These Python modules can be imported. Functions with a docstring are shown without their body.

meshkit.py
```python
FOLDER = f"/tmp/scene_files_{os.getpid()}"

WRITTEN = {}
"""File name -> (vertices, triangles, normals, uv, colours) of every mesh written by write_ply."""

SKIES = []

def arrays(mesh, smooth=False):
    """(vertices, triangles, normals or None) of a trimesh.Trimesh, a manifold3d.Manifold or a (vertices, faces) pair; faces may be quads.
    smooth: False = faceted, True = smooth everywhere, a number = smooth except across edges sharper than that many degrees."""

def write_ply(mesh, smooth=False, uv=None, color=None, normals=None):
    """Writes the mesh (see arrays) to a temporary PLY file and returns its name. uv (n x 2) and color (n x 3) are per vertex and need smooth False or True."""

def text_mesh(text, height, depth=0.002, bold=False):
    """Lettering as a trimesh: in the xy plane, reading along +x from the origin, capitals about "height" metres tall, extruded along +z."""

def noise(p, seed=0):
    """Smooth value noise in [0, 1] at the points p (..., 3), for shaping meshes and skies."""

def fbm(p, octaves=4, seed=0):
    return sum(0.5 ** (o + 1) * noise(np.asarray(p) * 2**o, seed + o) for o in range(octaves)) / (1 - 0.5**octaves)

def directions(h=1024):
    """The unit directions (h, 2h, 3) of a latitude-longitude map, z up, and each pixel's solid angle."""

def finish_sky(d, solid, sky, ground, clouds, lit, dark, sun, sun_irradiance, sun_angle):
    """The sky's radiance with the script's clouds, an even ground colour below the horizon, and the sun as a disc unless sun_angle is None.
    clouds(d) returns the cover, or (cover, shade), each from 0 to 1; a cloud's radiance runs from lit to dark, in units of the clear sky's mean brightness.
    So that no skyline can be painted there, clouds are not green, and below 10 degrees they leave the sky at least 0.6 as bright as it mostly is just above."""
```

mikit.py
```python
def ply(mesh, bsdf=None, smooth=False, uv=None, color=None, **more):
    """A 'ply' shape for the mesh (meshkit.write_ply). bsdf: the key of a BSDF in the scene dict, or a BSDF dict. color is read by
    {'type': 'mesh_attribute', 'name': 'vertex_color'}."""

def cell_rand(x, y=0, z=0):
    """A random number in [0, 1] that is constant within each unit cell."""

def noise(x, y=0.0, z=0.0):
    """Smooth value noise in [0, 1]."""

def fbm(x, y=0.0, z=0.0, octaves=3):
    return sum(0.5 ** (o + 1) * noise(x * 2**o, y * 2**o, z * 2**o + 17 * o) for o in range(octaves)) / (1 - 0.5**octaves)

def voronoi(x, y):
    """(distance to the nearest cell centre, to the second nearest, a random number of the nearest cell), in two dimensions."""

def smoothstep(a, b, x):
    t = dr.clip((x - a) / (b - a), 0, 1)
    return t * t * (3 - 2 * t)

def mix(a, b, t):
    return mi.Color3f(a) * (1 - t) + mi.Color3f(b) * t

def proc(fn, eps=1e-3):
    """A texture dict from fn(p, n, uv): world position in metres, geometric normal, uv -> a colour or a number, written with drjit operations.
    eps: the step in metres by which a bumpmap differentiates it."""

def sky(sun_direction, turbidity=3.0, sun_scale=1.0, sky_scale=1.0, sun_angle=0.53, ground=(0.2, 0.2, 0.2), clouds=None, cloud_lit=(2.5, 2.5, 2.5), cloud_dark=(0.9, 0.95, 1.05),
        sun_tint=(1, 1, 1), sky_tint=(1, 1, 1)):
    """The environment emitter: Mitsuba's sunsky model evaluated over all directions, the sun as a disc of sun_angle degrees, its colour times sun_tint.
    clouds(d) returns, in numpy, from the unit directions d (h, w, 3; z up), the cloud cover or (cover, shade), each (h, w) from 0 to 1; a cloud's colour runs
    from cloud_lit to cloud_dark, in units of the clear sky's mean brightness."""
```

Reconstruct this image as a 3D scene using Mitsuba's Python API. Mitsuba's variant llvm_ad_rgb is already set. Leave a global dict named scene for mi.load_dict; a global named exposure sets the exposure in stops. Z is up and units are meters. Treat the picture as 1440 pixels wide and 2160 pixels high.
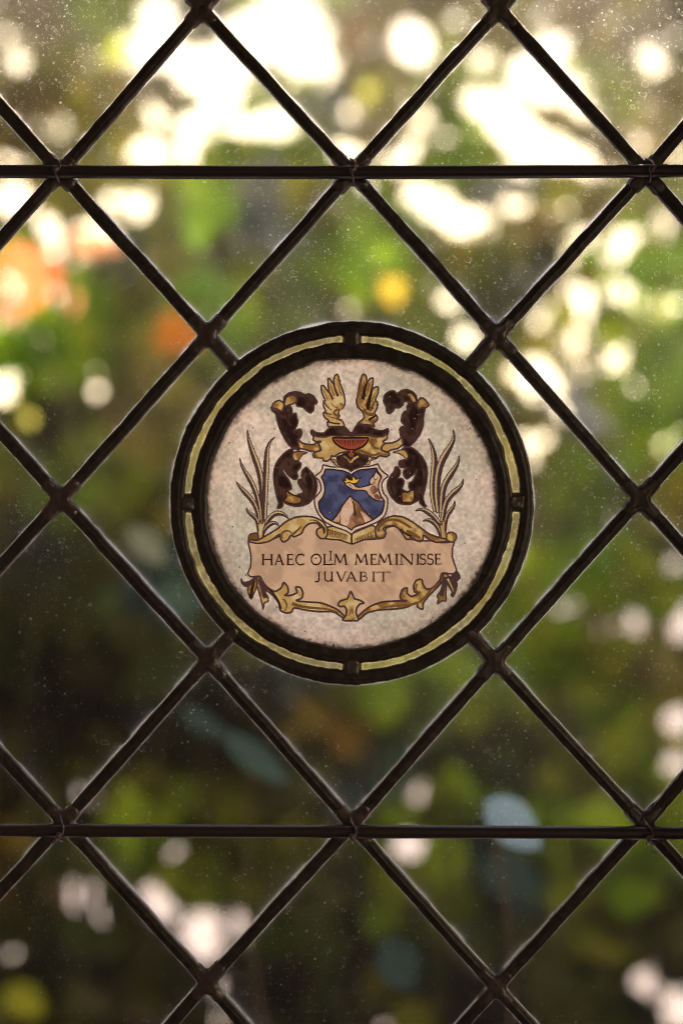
import math, numpy as np, trimesh, drjit as dr, mitsuba as mi, mikit, shapely
from shapely.geometry import Polygon, LineString, Point, MultiPolygon, box
from shapely.ops import unary_union, polygonize
from scipy.spatial import Delaunay
from mikit import noise, fbm, voronoi, cell_rand, smoothstep, mix

# ------------------------------------------------------------------ camera, sky, exposure
T = mi.ScalarTransform4f
S, Z0, D = 0.00025, 1.5, 0.75            # metres per pixel on the window, height of its middle, camera distance
scene, labels = {}, {}
scene['camera'] = {'type': 'thinlens', 'fov': 39.6, 'fov_axis': 'y', 'aperture_radius': 0.0100, 'focus_distance': D, 'near_clip': 0.05, 'far_clip': 600.0,
                   'to_world': T().look_at(origin=[0, -D, Z0], target=[0, 0, Z0], up=[0, 0, 1])}
SUN = (0.30, 0.80, 0.62)
# warm evening haze that thins out towards the zenith
scene['sky_light'] = mikit.sky(SUN, turbidity=4.0, sun_scale=1.0, sun_tint=(1.0, 0.90, 0.72), sun_angle=1.0,
                               clouds=lambda d: np.exp(-np.maximum(np.degrees(np.arcsin(np.clip(d[..., 2], 0, 1))) - 16.0, 0) / 9.0), cloud_lit=(8.6, 6.9, 4.5), sky_tint=(0.85, 0.95, 1.25))
exposure = 2.45
rng = np.random.default_rng(7)


def P(px, py):                            # a point of the window plane (x, z)
    return np.array([(px - 720) * S, Z0 + (1080 - py) * S])


# ------------------------------------------------------------------ materials
def rgb(*c):
    return {'type': 'rgb', 'value': list(c)}


def lead_color(p, n, uv):
    f = fbm(p.x * 420, p.z * 420, p.y * 300, 3)
    g = fbm(p.x * 90 + 7, p.z * 90, 3.0, 2)
    return mix((0.014, 0.0085, 0.0075), (0.042, 0.026, 0.023), smoothstep(0.35, 0.8, f * 0.6 + g * 0.4))


def lead_bump(p, n, uv):
    return fbm(p.x * 700, p.z * 700, p.y * 700, 3) * 0.8 + noise(p.x * 180, p.z * 180) * 1.2


scene['m_lead'] = {'type': 'bumpmap', 'scale': 0.00018, 'arbitrary': mikit.proc(lead_bump, 2e-4),
                   'bsdf': {'type': 'principled', 'base_color': mikit.proc(lead_color), 'roughness': 0.42, 'specular': 0.6}}
scene['m_solder'] = {'type': 'bumpmap', 'scale': 0.00045, 'arbitrary': mikit.proc(lead_bump, 2e-4),
                     'bsdf': {'type': 'principled', 'base_color': rgb(0.050, 0.032, 0.028), 'roughness': 0.36, 'specular': 0.8}}
scene['m_iron'] = {'type': 'principled', 'base_color': rgb(0.030, 0.019, 0.018), 'roughness': 0.36, 'specular': 0.6}
scene['m_wire'] = {'type': 'principled', 'base_color': rgb(0.16, 0.11, 0.10), 'roughness': 0.3, 'metallic': 0.8}


def dirt(p, n, uv):
    """how much of the glass is covered by lime, dust and old putty: uv.x is the distance to the lead in mm, uv.y is 1 where that lead is a ledge under the glass and -1 where it is above"""
    x, z, d, r = p.x, p.z, dr.maximum(uv.x, 0), 0.37
    big = fbm(x * 14 + r * 9, z * 14, r * 5, 3)
    fine = fbm(x * 160, z * 160, r * 7, 3)
    up = smoothstep(Z0 - 0.20, Z0 + 0.30, z + 0.25 * x)           # lime made denser towards the upper right, imitating brighter light on the dirt
    smear = smoothstep(0.50, 0.72, fbm(x * 30 + z * 16, z * 7 - x * 3, 11.0, 3))
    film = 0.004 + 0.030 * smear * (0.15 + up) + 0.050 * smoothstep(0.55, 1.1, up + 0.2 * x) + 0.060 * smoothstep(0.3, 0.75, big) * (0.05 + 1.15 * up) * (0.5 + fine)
    ledge = 0.30 + 0.70 * smoothstep(-0.55, 0.65, uv.y)               # dust settles on the leads below and in the lower corners
    patch = smoothstep(0.36, 0.64, fbm(x * 75 + 5, z * 75, 1.0, 3))
    halo = 0.95 * dr.exp(-dr.square(d / (0.35 + 0.45 * patch * ledge))) * smoothstep(0.10, 0.50, fine) * (0.25 + 0.75 * ledge) + (0.36 * dr.exp(-d / 0.8) + 0.055 * dr.exp(-d / 4.0)) * ledge * (0.12 + 1.25 * patch)
    spots = 0
    for k, (f, keep, ring) in enumerate(((210.0, 0.55, 0), (520.0, 0.50, 0), (1250.0, 0.55, 0))):
        a, b, w = voronoi(x * f + 13 * k + 50, z * f + 50)
        rad = 0.05 + 0.13 * cell_rand(w * 9173, k)
        spots += dr.select(w < keep * (0.35 + 0.75 * big), smoothstep(rad, rad * 0.4, a) * (0.10 + 0.30 * cell_rand(w * 5531, k + 3)), 0)
    for k, (f, keep) in enumerate(((140.0, 0.42), (290.0, 0.55))):
        wx, wz = (noise(x * 900, z * 900, 3.0 + k) - 0.5) * 0.17, (noise(x * 900, z * 900, 9.0 + k) - 0.5) * 0.17
        wx += (noise(x * 330, z * 330, 5.0 + k) - 0.5) * 0.42
        a, b, w = voronoi(x * f + 31 * k + 9 + wx, z * f + 77 + wz)
        rad = 0.10 + 0.17 * cell_rand(w * 7177, k)
        edge = dr.exp(-dr.square((a - rad) / 0.026)) * smoothstep(0.25, 0.7, noise(x * 500, z * 500, 2.0 + k)) * 1.3 + 0.07 * smoothstep(rad, rad - 0.1, a)
        spots += dr.select(w < keep * (0.10 + 0.55 * big + 0.6 * up), edge * 0.17, 0)
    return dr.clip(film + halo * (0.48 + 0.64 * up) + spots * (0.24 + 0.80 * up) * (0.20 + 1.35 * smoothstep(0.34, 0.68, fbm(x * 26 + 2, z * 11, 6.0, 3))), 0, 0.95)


CLEAR = {'type': 'thindielectric', 'int_ior': 1.45}
LIME = {'type': 'principledthin', 'base_color': rgb(0.80, 0.82, 0.99), 'roughness': 0.9, 'spec_trans': 0.35, 'diff_trans': 1.7, 'eta': 1.5}
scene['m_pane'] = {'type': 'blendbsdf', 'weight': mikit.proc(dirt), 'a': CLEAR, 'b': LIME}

CX, CZ = P(742, 1061)


def roundel_color(p, n, uv):
    x, z = p.x, p.z
    r = dr.sqrt(dr.square(x - float(CX)) + dr.square(z - float(CZ))) / S
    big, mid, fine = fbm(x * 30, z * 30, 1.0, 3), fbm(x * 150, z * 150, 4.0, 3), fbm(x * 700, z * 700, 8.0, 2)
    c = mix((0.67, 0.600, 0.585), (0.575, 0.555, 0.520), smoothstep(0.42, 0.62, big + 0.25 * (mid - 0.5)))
    rip_shade = noise((x + z) * 260 + 3 * mid, (x - z) * 120, 2.0)
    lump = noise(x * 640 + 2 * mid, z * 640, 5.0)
    c = c * (0.62 + 0.22 * mid + 0.30 * fine + 0.24 * rip_shade + 0.24 * smoothstep(0.3, 0.8, lump))  # light and shade of the rippled, lumpy surface painted into the colour
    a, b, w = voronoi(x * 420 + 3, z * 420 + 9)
    c = mix(c, (1.0, 0.97, 0.93), dr.select(w < 0.20, smoothstep(0.17, 0.07, a), 0) * 0.85)      # seeds in the glass, their highlights painted as white specks
    a, b, w = voronoi(x * 150 + 3, z * 150 + 9)
    c = mix(c, (0.06, 0.03, 0.025), dr.select(w < 0.10, smoothstep(0.075, 0.045, a), 0) * 0.9)       # specks of old enamel
    edge = smoothstep(294, 310, r + 16 * (mid - 0.5) + 12 * (fine - 0.5))                                  # trace paint rubbed against the lead
    c = c * mix((1, 1, 1), (0.93, 0.85, 0.84), smoothstep(250, 306, r + 40 * (big - 0.5)))
    return mix(c, (0.035, 0.02, 0.016), edge * 0.95)


def paint(c0, c1, s, f, lo=0.35, hi=0.7):
    def fn(p, n, uv):
        a = fbm(p.x * f + s, p.z * f, s * 3.0, 3)
        e = smoothstep(0.9, 0.0, uv.x) * 0.55 * noise(p.x * 300 + s, p.z * 300)
        a = a + 0.25 * (noise((p.x + p.z) * 520 + s, (p.x - p.z) * 130, s) - 0.5)
        a2, b2, w = voronoi(p.x * 420 + 3, p.z * 420 + 9)
        return mix(mix(c0, c1, dr.clip(smoothstep(lo, hi, a) + e, 0, 1)), (0.95, 0.92, 0.85), dr.select(w < 0.05, smoothstep(0.15, 0.06, a2), 0) * 0.5)  # pale specks repeat the painted highlights of the glass seeds
    return fn


def thin(c, rough=0.7):
    return {'type': 'principledthin', 'base_color': c, 'roughness': rough, 'spec_trans': 0.0, 'diff_trans': 1.7, 'eta': 1.5}


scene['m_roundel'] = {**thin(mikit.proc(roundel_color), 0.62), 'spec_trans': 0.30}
scene['m_peach'] = thin(mikit.proc(paint((0.62, 0.450, 0.335), (0.48, 0.335, 0.250), 3.0, 120)))
scene['m_gold'] = thin(mikit.proc(paint((0.60, 0.44, 0.19), (0.24, 0.125, 0.040), 5.0, 230)))
scene['m_gold_pale'] = thin(mikit.proc(paint((0.62, 0.52, 0.28), (0.46, 0.31, 0.12), 6.0, 200)))
scene['m_black'] = thin(mikit.proc(paint((0.020, 0.010, 0.009), (0.065, 0.035, 0.030), 8.0, 190, 0.42, 0.8)))
scene['m_blue'] = thin(mikit.proc(paint((0.085, 0.100, 0.22), (0.042, 0.048, 0.115), 9.0, 170)))
scene['m_line'] = thin(rgb(0.070, 0.040, 0.042))
scene['m_ink'] = thin(rgb(0.032, 0.016, 0.012))
scene['m_umber'] = thin(rgb(0.16, 0.085, 0.035))
scene['m_wash'] = thin(mikit.proc(paint((0.085, 0.050, 0.045), (0.030, 0.016, 0.014), 4.0, 300)))
scene['m_reed'] = thin(rgb(0.50, 0.41, 0.27))
scene['m_red'] = thin(rgb(0.30, 0.070, 0.045))
scene['m_yellow'] = thin(rgb(0.72, 0.52, 0.06))
scene['m_pink'] = thin(mikit.proc(paint((0.66, 0.50, 0.42), (0.54, 0.36, 0.27), 2.0, 210)))
scene['m_rock'] = thin(mikit.proc(paint((0.36, 0.20, 0.12), (0.17, 0.085, 0.05), 11.0, 260)))
scene['m_border'] = thin(rgb(0.66, 0.54, 0.48))


def amber_color(p, n, uv):
    f, g = fbm(p.x * 500, p.z * 500, 2.0, 3), noise(p.x * 90, p.z * 90, 6.0)
    a, b, w = voronoi(p.x * 700, p.z * 700)
    c = mix((0.97, 0.86, 0.42), (1.0, 0.96, 0.72), g)
    return mix(c * dr.minimum(0.62 + 0.75 * f, 1.0), (1, 0.95, 0.7), dr.select(w < 0.25, smoothstep(0.3, 0.1, a), 0) * 0.6)


def amber_haze(p, n, uv):
    return 0.22 + 0.42 * smoothstep(0.45, 0.75, fbm(p.x * 400, p.z * 400, 4.0, 3)) * noise(p.x * 60, p.z * 60, 2.0) + 0.45 * dr.exp(-dr.maximum(uv.x - 1.2, 0) / 0.5)


scene['m_amber'] = {'type': 'blendbsdf', 'weight': mikit.proc(amber_haze), 'a': {'type': 'thindielectric', 'int_ior': 1.45, 'specular_transmittance': rgb(1.0, 0.88, 0.42)},
                    'b': {'type': 'principledthin', 'base_color': mikit.proc(amber_color), 'roughness': 0.75, 'spec_trans': 0.30, 'diff_trans': 2.0, 'eta': 1.5}}


# ------------------------------------------------------------------ mesh helpers
def polys(g):
    return [q for q in getattr(g, 'geoms', [g]) if isinstance(q, Polygon) and q.area > 1e-9]


def densify(ring, step):
    ls = LineString(ring)
    return np.array(shapely.segmentize(ls, step).coords)[:-1]


def tri2d(poly, step, inner=()):
    """points (n, 2), triangles, distances to the outline, of a polygon with inner points"""
    pts = [densify(r.coords, step) for r in [poly.exterior, *poly.interiors]]
    for off in inner:
        for q in polys(poly.buffer(-off)):
            for r in [q.exterior, *q.interiors]:
                pts.append(densify(r.coords, step))
    x0, y0, x1, y1 = poly.bounds
    gx, gy = np.meshgrid(np.arange(x0, x1, step), np.arange(y0, y1, step))
    g = np.stack([gx.ravel(), gy.ravel()], 1)
    ins = poly.buffer(-max([step * 0.6, *[o + step * 0.5 for o in inner]]))
    if not ins.is_empty and len(g):
        pts.append(g[shapely.contains_xy(ins, g[:, 0], g[:, 1])])
    pts = np.unique(np.round(np.vstack(pts), 8), axis=0)
    f = Delaunay(pts).simplices
    c = pts[f].mean(1)
    f = f[shapely.contains_xy(poly, c[:, 0], c[:, 1])]
    a, b, c = pts[f[:, 0]], pts[f[:, 1]], pts[f[:, 2]]
    area = (b - a)[:, 0] * (c - a)[:, 1] - (b - a)[:, 1] * (c - a)[:, 0]
    f = np.where((area < 0)[:, None], f[:, ::-1], f)[np.abs(area) > 1e-13]
    return pts, f, shapely.distance(shapely.points(pts), poly.boundary)


def sheet(geom, y, bsdf, step=None, dist=None, extra=None, inner=(), flat=True):
    """a flat glass sheet in the window plane; uv = (distance to `dist` or to its own outline in mm, extra)"""
    V, F, U, n = [], [], [], 0
    for q in polys(geom):
        if flat:
            t = shapely.constrained_delaunay_triangles(q)
            c = np.array([np.array(k.exterior.coords)[:3] for k in t.geoms])
            if not len(c):
                continue
            p, f = np.unique(c.reshape(-1, 2), axis=0, return_inverse=True)
            f = f.reshape(-1, 3)
            d = np.zeros(len(p))
        else:
            p, f, d = tri2d(q, step, inner)
        if dist is not None:
            inside = shapely.contains_xy(dist, p[:, 0], p[:, 1])
            d = shapely.distance(shapely.points(p), dist.boundary) * np.where(inside, 1, -1)
            near = shapely.get_coordinates(shapely.line_interpolate_point(dist.exterior, shapely.line_locate_point(dist.exterior, shapely.points(p))))
            w = (p - near) * np.where(inside, 1, -1)[:, None]
            extra = w[:, 1] / np.maximum(np.linalg.norm(w, axis=1), 1e-7)
        V.append(np.stack([p[:, 0], np.full(len(p), y), p[:, 1]], 1))
        F.append(f + n)
        U.append(np.stack([d * 1000, np.zeros(len(p)) if extra is None else extra], 1))
        n += len(p)
    if not V:
        return None
    return mikit.ply((np.vstack(V), np.vstack(F)), bsdf, smooth=False, uv=np.vstack(U))


used = {}


def put(key, shape, label=None, **more):
    if shape is None:
        return None
    k = used.get(key, 0)
    used[key] = k + 1
    name = key if k == 0 else f'{key}_{k:03d}'
    scene[name] = shape
    if label or more:
        labels[name] = {**({'label': label} if label else {}), **more}
    return name


def sweep(path, widths, prof_front, prof_back, closed=False, bsdf='m_lead'):
    """a lead profile along a path of the window plane: widths (n, 2) half widths left and right; profiles functions of s in [-1, 1] -> height in m"""
    p = np.asarray(path, float)
    t = (np.roll(p, -1, 0) - np.roll(p, 1, 0)) if closed else np.gradient(p, axis=0)
    t /= np.linalg.norm(t, axis=1, keepdims=True)
    nrm = np.stack([-t[:, 1], t[:, 0]], 1)
    s = np.sin(np.linspace(-1, 1, 13) * np.pi / 2)
    m = len(s)
    w = np.where(s[None] < 0, widths[:, :1], widths[:, 1:]) * s[None]
    xz = p[:, None] + w[..., None] * nrm[:, None]
    yf = -np.broadcast_to(prof_front(s, np.arange(len(p))[:, None]), (len(p), m))
    yb = np.broadcast_to(prof_back(s, np.arange(len(p))[:, None]), (len(p), m))
    ring = np.concatenate([np.stack([xz[..., 0], yf, xz[..., 1]], -1), np.stack([xz[..., 0], yb, xz[..., 1]], -1)[:, m - 2:0:-1]], 1)
    k, n = ring.shape[1], len(p)
    V = ring.reshape(-1, 3)
    F = []
    for i in range(n if closed else n - 1):
        j = (i + 1) % n
        a, b = i * k + np.arange(k), i * k + (np.arange(k) + 1) % k
        c, d = j * k + (np.arange(k) + 1) % k, j * k + np.arange(k)
        F += [np.stack([a, b, c], 1), np.stack([a, c, d], 1)]
    F = np.vstack(F)
    mesh = trimesh.Trimesh(V, F, process=False)
    if not closed:
        for base in (0, (n - 1) * k):
            cap = np.stack([np.full(k - 2, base), base + np.arange(1, k - 1), base + np.arange(2, k)], 1)
            mesh = trimesh.Trimesh(mesh.vertices, np.vstack([mesh.faces, cap if base else cap[:, ::-1]]), process=False)
    mesh.fix_normals()
    return mikit.ply(mesh, bsdf, smooth=60)


def wob(n, seed, step, amp):
    r = np.random.default_rng(seed)
    k = max(4, int(n / step) + 4)
    return amp * np.interp(np.linspace(0, k - 1.01, n), np.arange(k), r.normal(0, 1, k))


def lead_front(h):
    return lambda s, i: h * (1 - np.abs(s) ** 4) ** 0.5 * (1 + 0.05 * np.sin(i * 0.9) * np.sin(i * 0.23)) + 0.00030 * np.cos(s * 8.0) * (1 - s ** 4) + 0.0003


# ------------------------------------------------------------------ the leaded window: lattice
WIN = 'leaded_window'
labels[WIN] = {'label': 'diamond leaded glass window with a round armorial panel, dusty panes and dark iron bars', 'category': 'window', 'kind': 'thing'}
R_OUT, R_OUT_IN, R_AMB_IN, R_IN = 383 * S, 352.3 * S, 339.3 * S, 304 * S
C = np.array([CX, CZ])
rows = [(-322, [128, 742, 1355]), (20, [-178, 426, 1052, 1658]), (365, [128, 742, 1361]), (709, [-178, 438, 1047, 1655]), (1053, [130, 742, 1347]),
        (1392, [-178, 439, 1043, 1655]), (1738, [135, 742, 1357]), (2075, [-178, 437, 1045, 1655]), (2420, [135, 742, 1358])]
dy = {(3, 1): -2, (5, 2): 3, (6, 0): -4, (7, 1): -4, (7, 2): 6, (1, 0): 0}
nodes = {}
for i, (py, xs) in enumerate(rows):
    for j, px in enumerate(xs):
        nodes[(i, j)] = P(px, py + dy.get((i, j), 0))
CENTRE = (4, 1)
segs = []
for i in range(len(rows) - 1):
    for j in range(len(rows[i][1])):
        near = (j, j + 1) if i % 2 == 0 else (j - 1, j)
        for k in near:
            if 0 <= k < len(rows[i + 1][1]):
                segs.append(((i, j), (i + 1, k)))
x0, x1 = P(-178, 0)[0], P(1655, 0)[0]
z1, z0 = P(0, -322)[1], P(0, 2420)[1]
for q in nodes:                                     # edge nodes exactly on the sides
    if len(rows[q[0]][1]) == 4 and q[1] in (0, 3):
        nodes[q][0] = x0 if q[1] == 0 else x1
    if q[0] in (0, 8):
        nodes[q][1] = z1 if q[0] == 0 else z0
lines = [LineString([nodes[a], nodes[b]]) for a, b in segs]
border = box(x0, z0, x1, z1)
disc_out = Point(*C).buffer(R_OUT, 96)
cells = [c for c in polygonize(unary_union(lines + [border.exterior]))]

HW = 13.7 * S
for n_, (a, b) in enumerate(segs):
    pa, pb = nodes[a], nodes[b]
    if a == CENTRE or b == CENTRE:
        o, c = (pb, pa) if a == CENTRE else (pa, pb)
        pb = C + (o - C) / np.linalg.norm(o - C) * (R_OUT - 2.5e-3)
        pa = o
        if np.linalg.norm(pb - pa) < 0.004:
            continue
    L = np.linalg.norm(pb - pa)
    n = max(5, int(L / 0.0011))
    t = np.linspace(0, 1, n)[:, None]
    d = (pb - pa) / L
    path = pa + (pb - pa) * t + np.stack([-d[1], d[0]])[None] * (wob(n, 900 + n_, 26, 0.00017) * np.sin(np.pi * t[:, 0]))[:, None]
    wid = np.stack([HW * (1 + wob(n, 2 * n_ + s_, 9, 0.035) + wob(n, 77 + 2 * n_ + s_, 2.3, 0.018)) for s_ in (0, 1)], 1)
    put(WIN + '__lead_came', sweep(path, wid, lead_front(0.0023), lead_front(0.0023)))


def dome(geom, h, seed, step=0.0011):
    """a lump of solder with this outline, standing proud of the lead"""
    q = max(polys(geom), key=lambda g: g.area)
    p, f, d = tri2d(q, step)
    import meshkit
    bump = meshkit.fbm(np.stack([p[:, 0] * 260, p[:, 1] * 260, np.full(len(p), seed * 3.1)], 1), 3) - 0.5
    y = h * np.clip(d / 0.0021, 0, 1) ** 0.55 + np.clip(d / 0.002, 0, 1) * bump * 0.0017
    n = len(p)
    rim = np.isclose(d, 0, atol=1e-9)
    back = np.where(rim, np.arange(n), np.arange(n) + n)
    V = np.vstack([np.stack([p[:, 0], -y - 0.0003, p[:, 1]], 1), np.stack([p[:, 0], y + 0.0003, p[:, 1]], 1)])
    m = trimesh.Trimesh(V, np.vstack([f, (f + n)[:, ::-1]]), process=False)
    m.fix_normals()
    return mikit.ply(m, 'm_solder', smooth=50)


for (i, j), c in nodes.items():
    if (i, j) == CENTRE:
        continue
    r = np.random.default_rng(i * 10 + j)
    arms = []
    for a, b in segs:
        if (i, j) in (a, b):
            o = nodes[b] if a == (i, j) else nodes[a]
            d = (o - c) / np.linalg.norm(o - c)
            arms.append(LineString([c, c + d * (30 + 14 * r.random()) * S]).buffer((15.4 + 2.2 * r.random()) * S, cap_style='round'))
    if (i, j) in ((3, 1), (3, 2), (5, 1), (5, 2)):
        d = (C - c) / np.linalg.norm(C - c)
        arms.append(LineString([c, c + d * 78 * S]).buffer(17 * S))
    g = unary_union(arms)
    g = g.buffer(7 * S).buffer(-7 * S).intersection(border)
    put(WIN + '__solder_joint', dome(g, 0.0029, i * 10 + j))

# the ring of lead, its bridges and the amber strips
th = np.linspace(0, 2 * np.pi, 420, endpoint=False)
for k, (ra, rb) in enumerate(((R_OUT_IN, R_OUT), (R_IN, R_AMB_IN))):
    rm, hw = (ra + rb) / 2, (rb - ra) / 2
    wid = np.stack([hw * (1 + np.append(wob(400, 300 + k * 2 + s_, 8, 0.07), np.zeros(20)) + wob(420, 310 + 2 * k + s_, 2.0, 0.04)) for s_ in (0, 1)], 1)
    put(WIN + '__ring_came', sweep(C + rm * np.stack([np.cos(th), np.sin(th)], 1), wid, lead_front(0.0025), lead_front(0.0025), closed=True),
        ('outer' if k == 0 else 'inner') + ' dark lead ring around the armorial roundel')
bridges = []
for k, ang in enumerate((90, 0, 180, 270)):
    a = math.radians(ang + (0.3 if k == 1 else 0))
    e = np.array([math.cos(a), math.sin(a)])
    bridges.append(LineString([C + e * (R_AMB_IN - 0.002), C + e * (R_OUT_IN + 0.002)]).buffer(19.5 * S, cap_style='flat'))
    put(WIN + '__lead_bridge', dome(LineString([C + e * (R_AMB_IN - 0.004), C + e * (R_OUT_IN + 0.004)]).buffer(20.5 * S, cap_style='flat'), 0.0026, 60 + k))
amber = Point(*C).buffer(R_OUT_IN + 5 * S, 96).difference(Point(*C).buffer(R_AMB_IN - 5 * S, 96)).difference(unary_union(bridges).buffer(-2 * S))
for q in polys(amber):
    put(WIN + '__amber_strip', sheet(q, 0.0, 'm_amber', 0.0012, flat=False))

# panes: one sheet of glass in every opening of the lattice
for k, c in enumerate(cells):
    c = c.difference(disc_out)
    if c.is_empty:
        continue
    for q in polys(c):
        open_ = c.difference(Point(*C).buffer(R_OUT, 96)).buffer(-HW)
        ring_side = disc_out.buffer(0.2 * S)
        open_ = q.difference(unary_union([l.buffer(HW) for l in lines])).difference(ring_side)
        open_ = open_.buffer(-9 * S).buffer(9 * S)
        if open_.is_empty:
            continue
        pane = open_.buffer(6 * S)
        if k >= 0:
            pane = pane.intersection(border)
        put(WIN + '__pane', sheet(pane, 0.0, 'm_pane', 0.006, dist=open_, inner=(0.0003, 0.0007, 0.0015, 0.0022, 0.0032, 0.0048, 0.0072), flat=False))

# saddle bars and their wire ties
for k, (ya, yb, ym) in enumerate(((367, 365, 370), (1745, 1752, 1748))):
    n = 60
    t = np.linspace(0, 1, n)
    pa, pb = P(-178, ya), P(1655, yb)
    path = pa + (pb - pa) * t[:, None]
    path[:, 1] -= (ym - (ya + yb) / 2) * S * np.sin(np.pi * t)
    sh = sweep(path, np.full((n, 2), 13.2 * S) * (1 + wob(n, 50 + k, 6, 0.02))[:, None], lambda s, i: 0.0035 * (1 - np.abs(s) ** 2.6) ** 0.5 + 0.0003, lambda s, i: 0.0035 * (1 - np.abs(s) ** 2.6) ** 0.5 + 0.0003, bsdf='m_iron')
    sh['to_world'] = T().translate([0, -0.0066, 0])
    put(WIN + '__saddle_bar', sh, ('upper' if k == 0 else 'lower') + ' dark iron bar across the lattice')


def tube(pts, r, sides=8):
    p = np.asarray(pts, float)
    t = np.gradient(p, axis=0)
    t /= np.linalg.norm(t, axis=1, keepdims=True)
    u = np.array([0.3, 0.2, 0.93])
    a = np.cross(t, u); a /= np.linalg.norm(a, axis=1, keepdims=True)
    b = np.cross(t, a)
    ang = np.arange(sides) * 2 * np.pi / sides
    r = np.broadcast_to(r, (len(p),))
    V = p[:, None] + r[:, None, None] * (np.cos(ang)[None, :, None] * a[:, None] + np.sin(ang)[None, :, None] * b[:, None])
    F = []
    for i in range(len(p) - 1):
        k = np.arange(sides); k2 = (k + 1) % sides
        F += [np.stack([i * sides + k, i * sides + k2, (i + 1) * sides + k2], 1), np.stack([i * sides + k, (i + 1) * sides + k2, (i + 1) * sides + k], 1)]
    V = np.vstack([V.reshape(-1, 3), p[:1], p[-1:]])
    m = len(V)
    k = np.arange(sides); k2 = (k + 1) % sides
    F += [np.stack([k2, k, np.full(sides, m - 2)], 1), np.stack([(len(p) - 1) * sides + k, (len(p) - 1) * sides + k2, np.full(sides, m - 1)], 1)]
    return trimesh.Trimesh(V, np.vstack(F), process=False)


def smooth_path(pts, n=40):
    p = np.asarray(pts, float)
    from scipy.interpolate import CubicSpline
    t = np.append(0, np.cumsum(np.linalg.norm(np.diff(p, axis=0), axis=1)))
    return CubicSpline(t, p)(np.linspace(0, t[-1], n))


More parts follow.
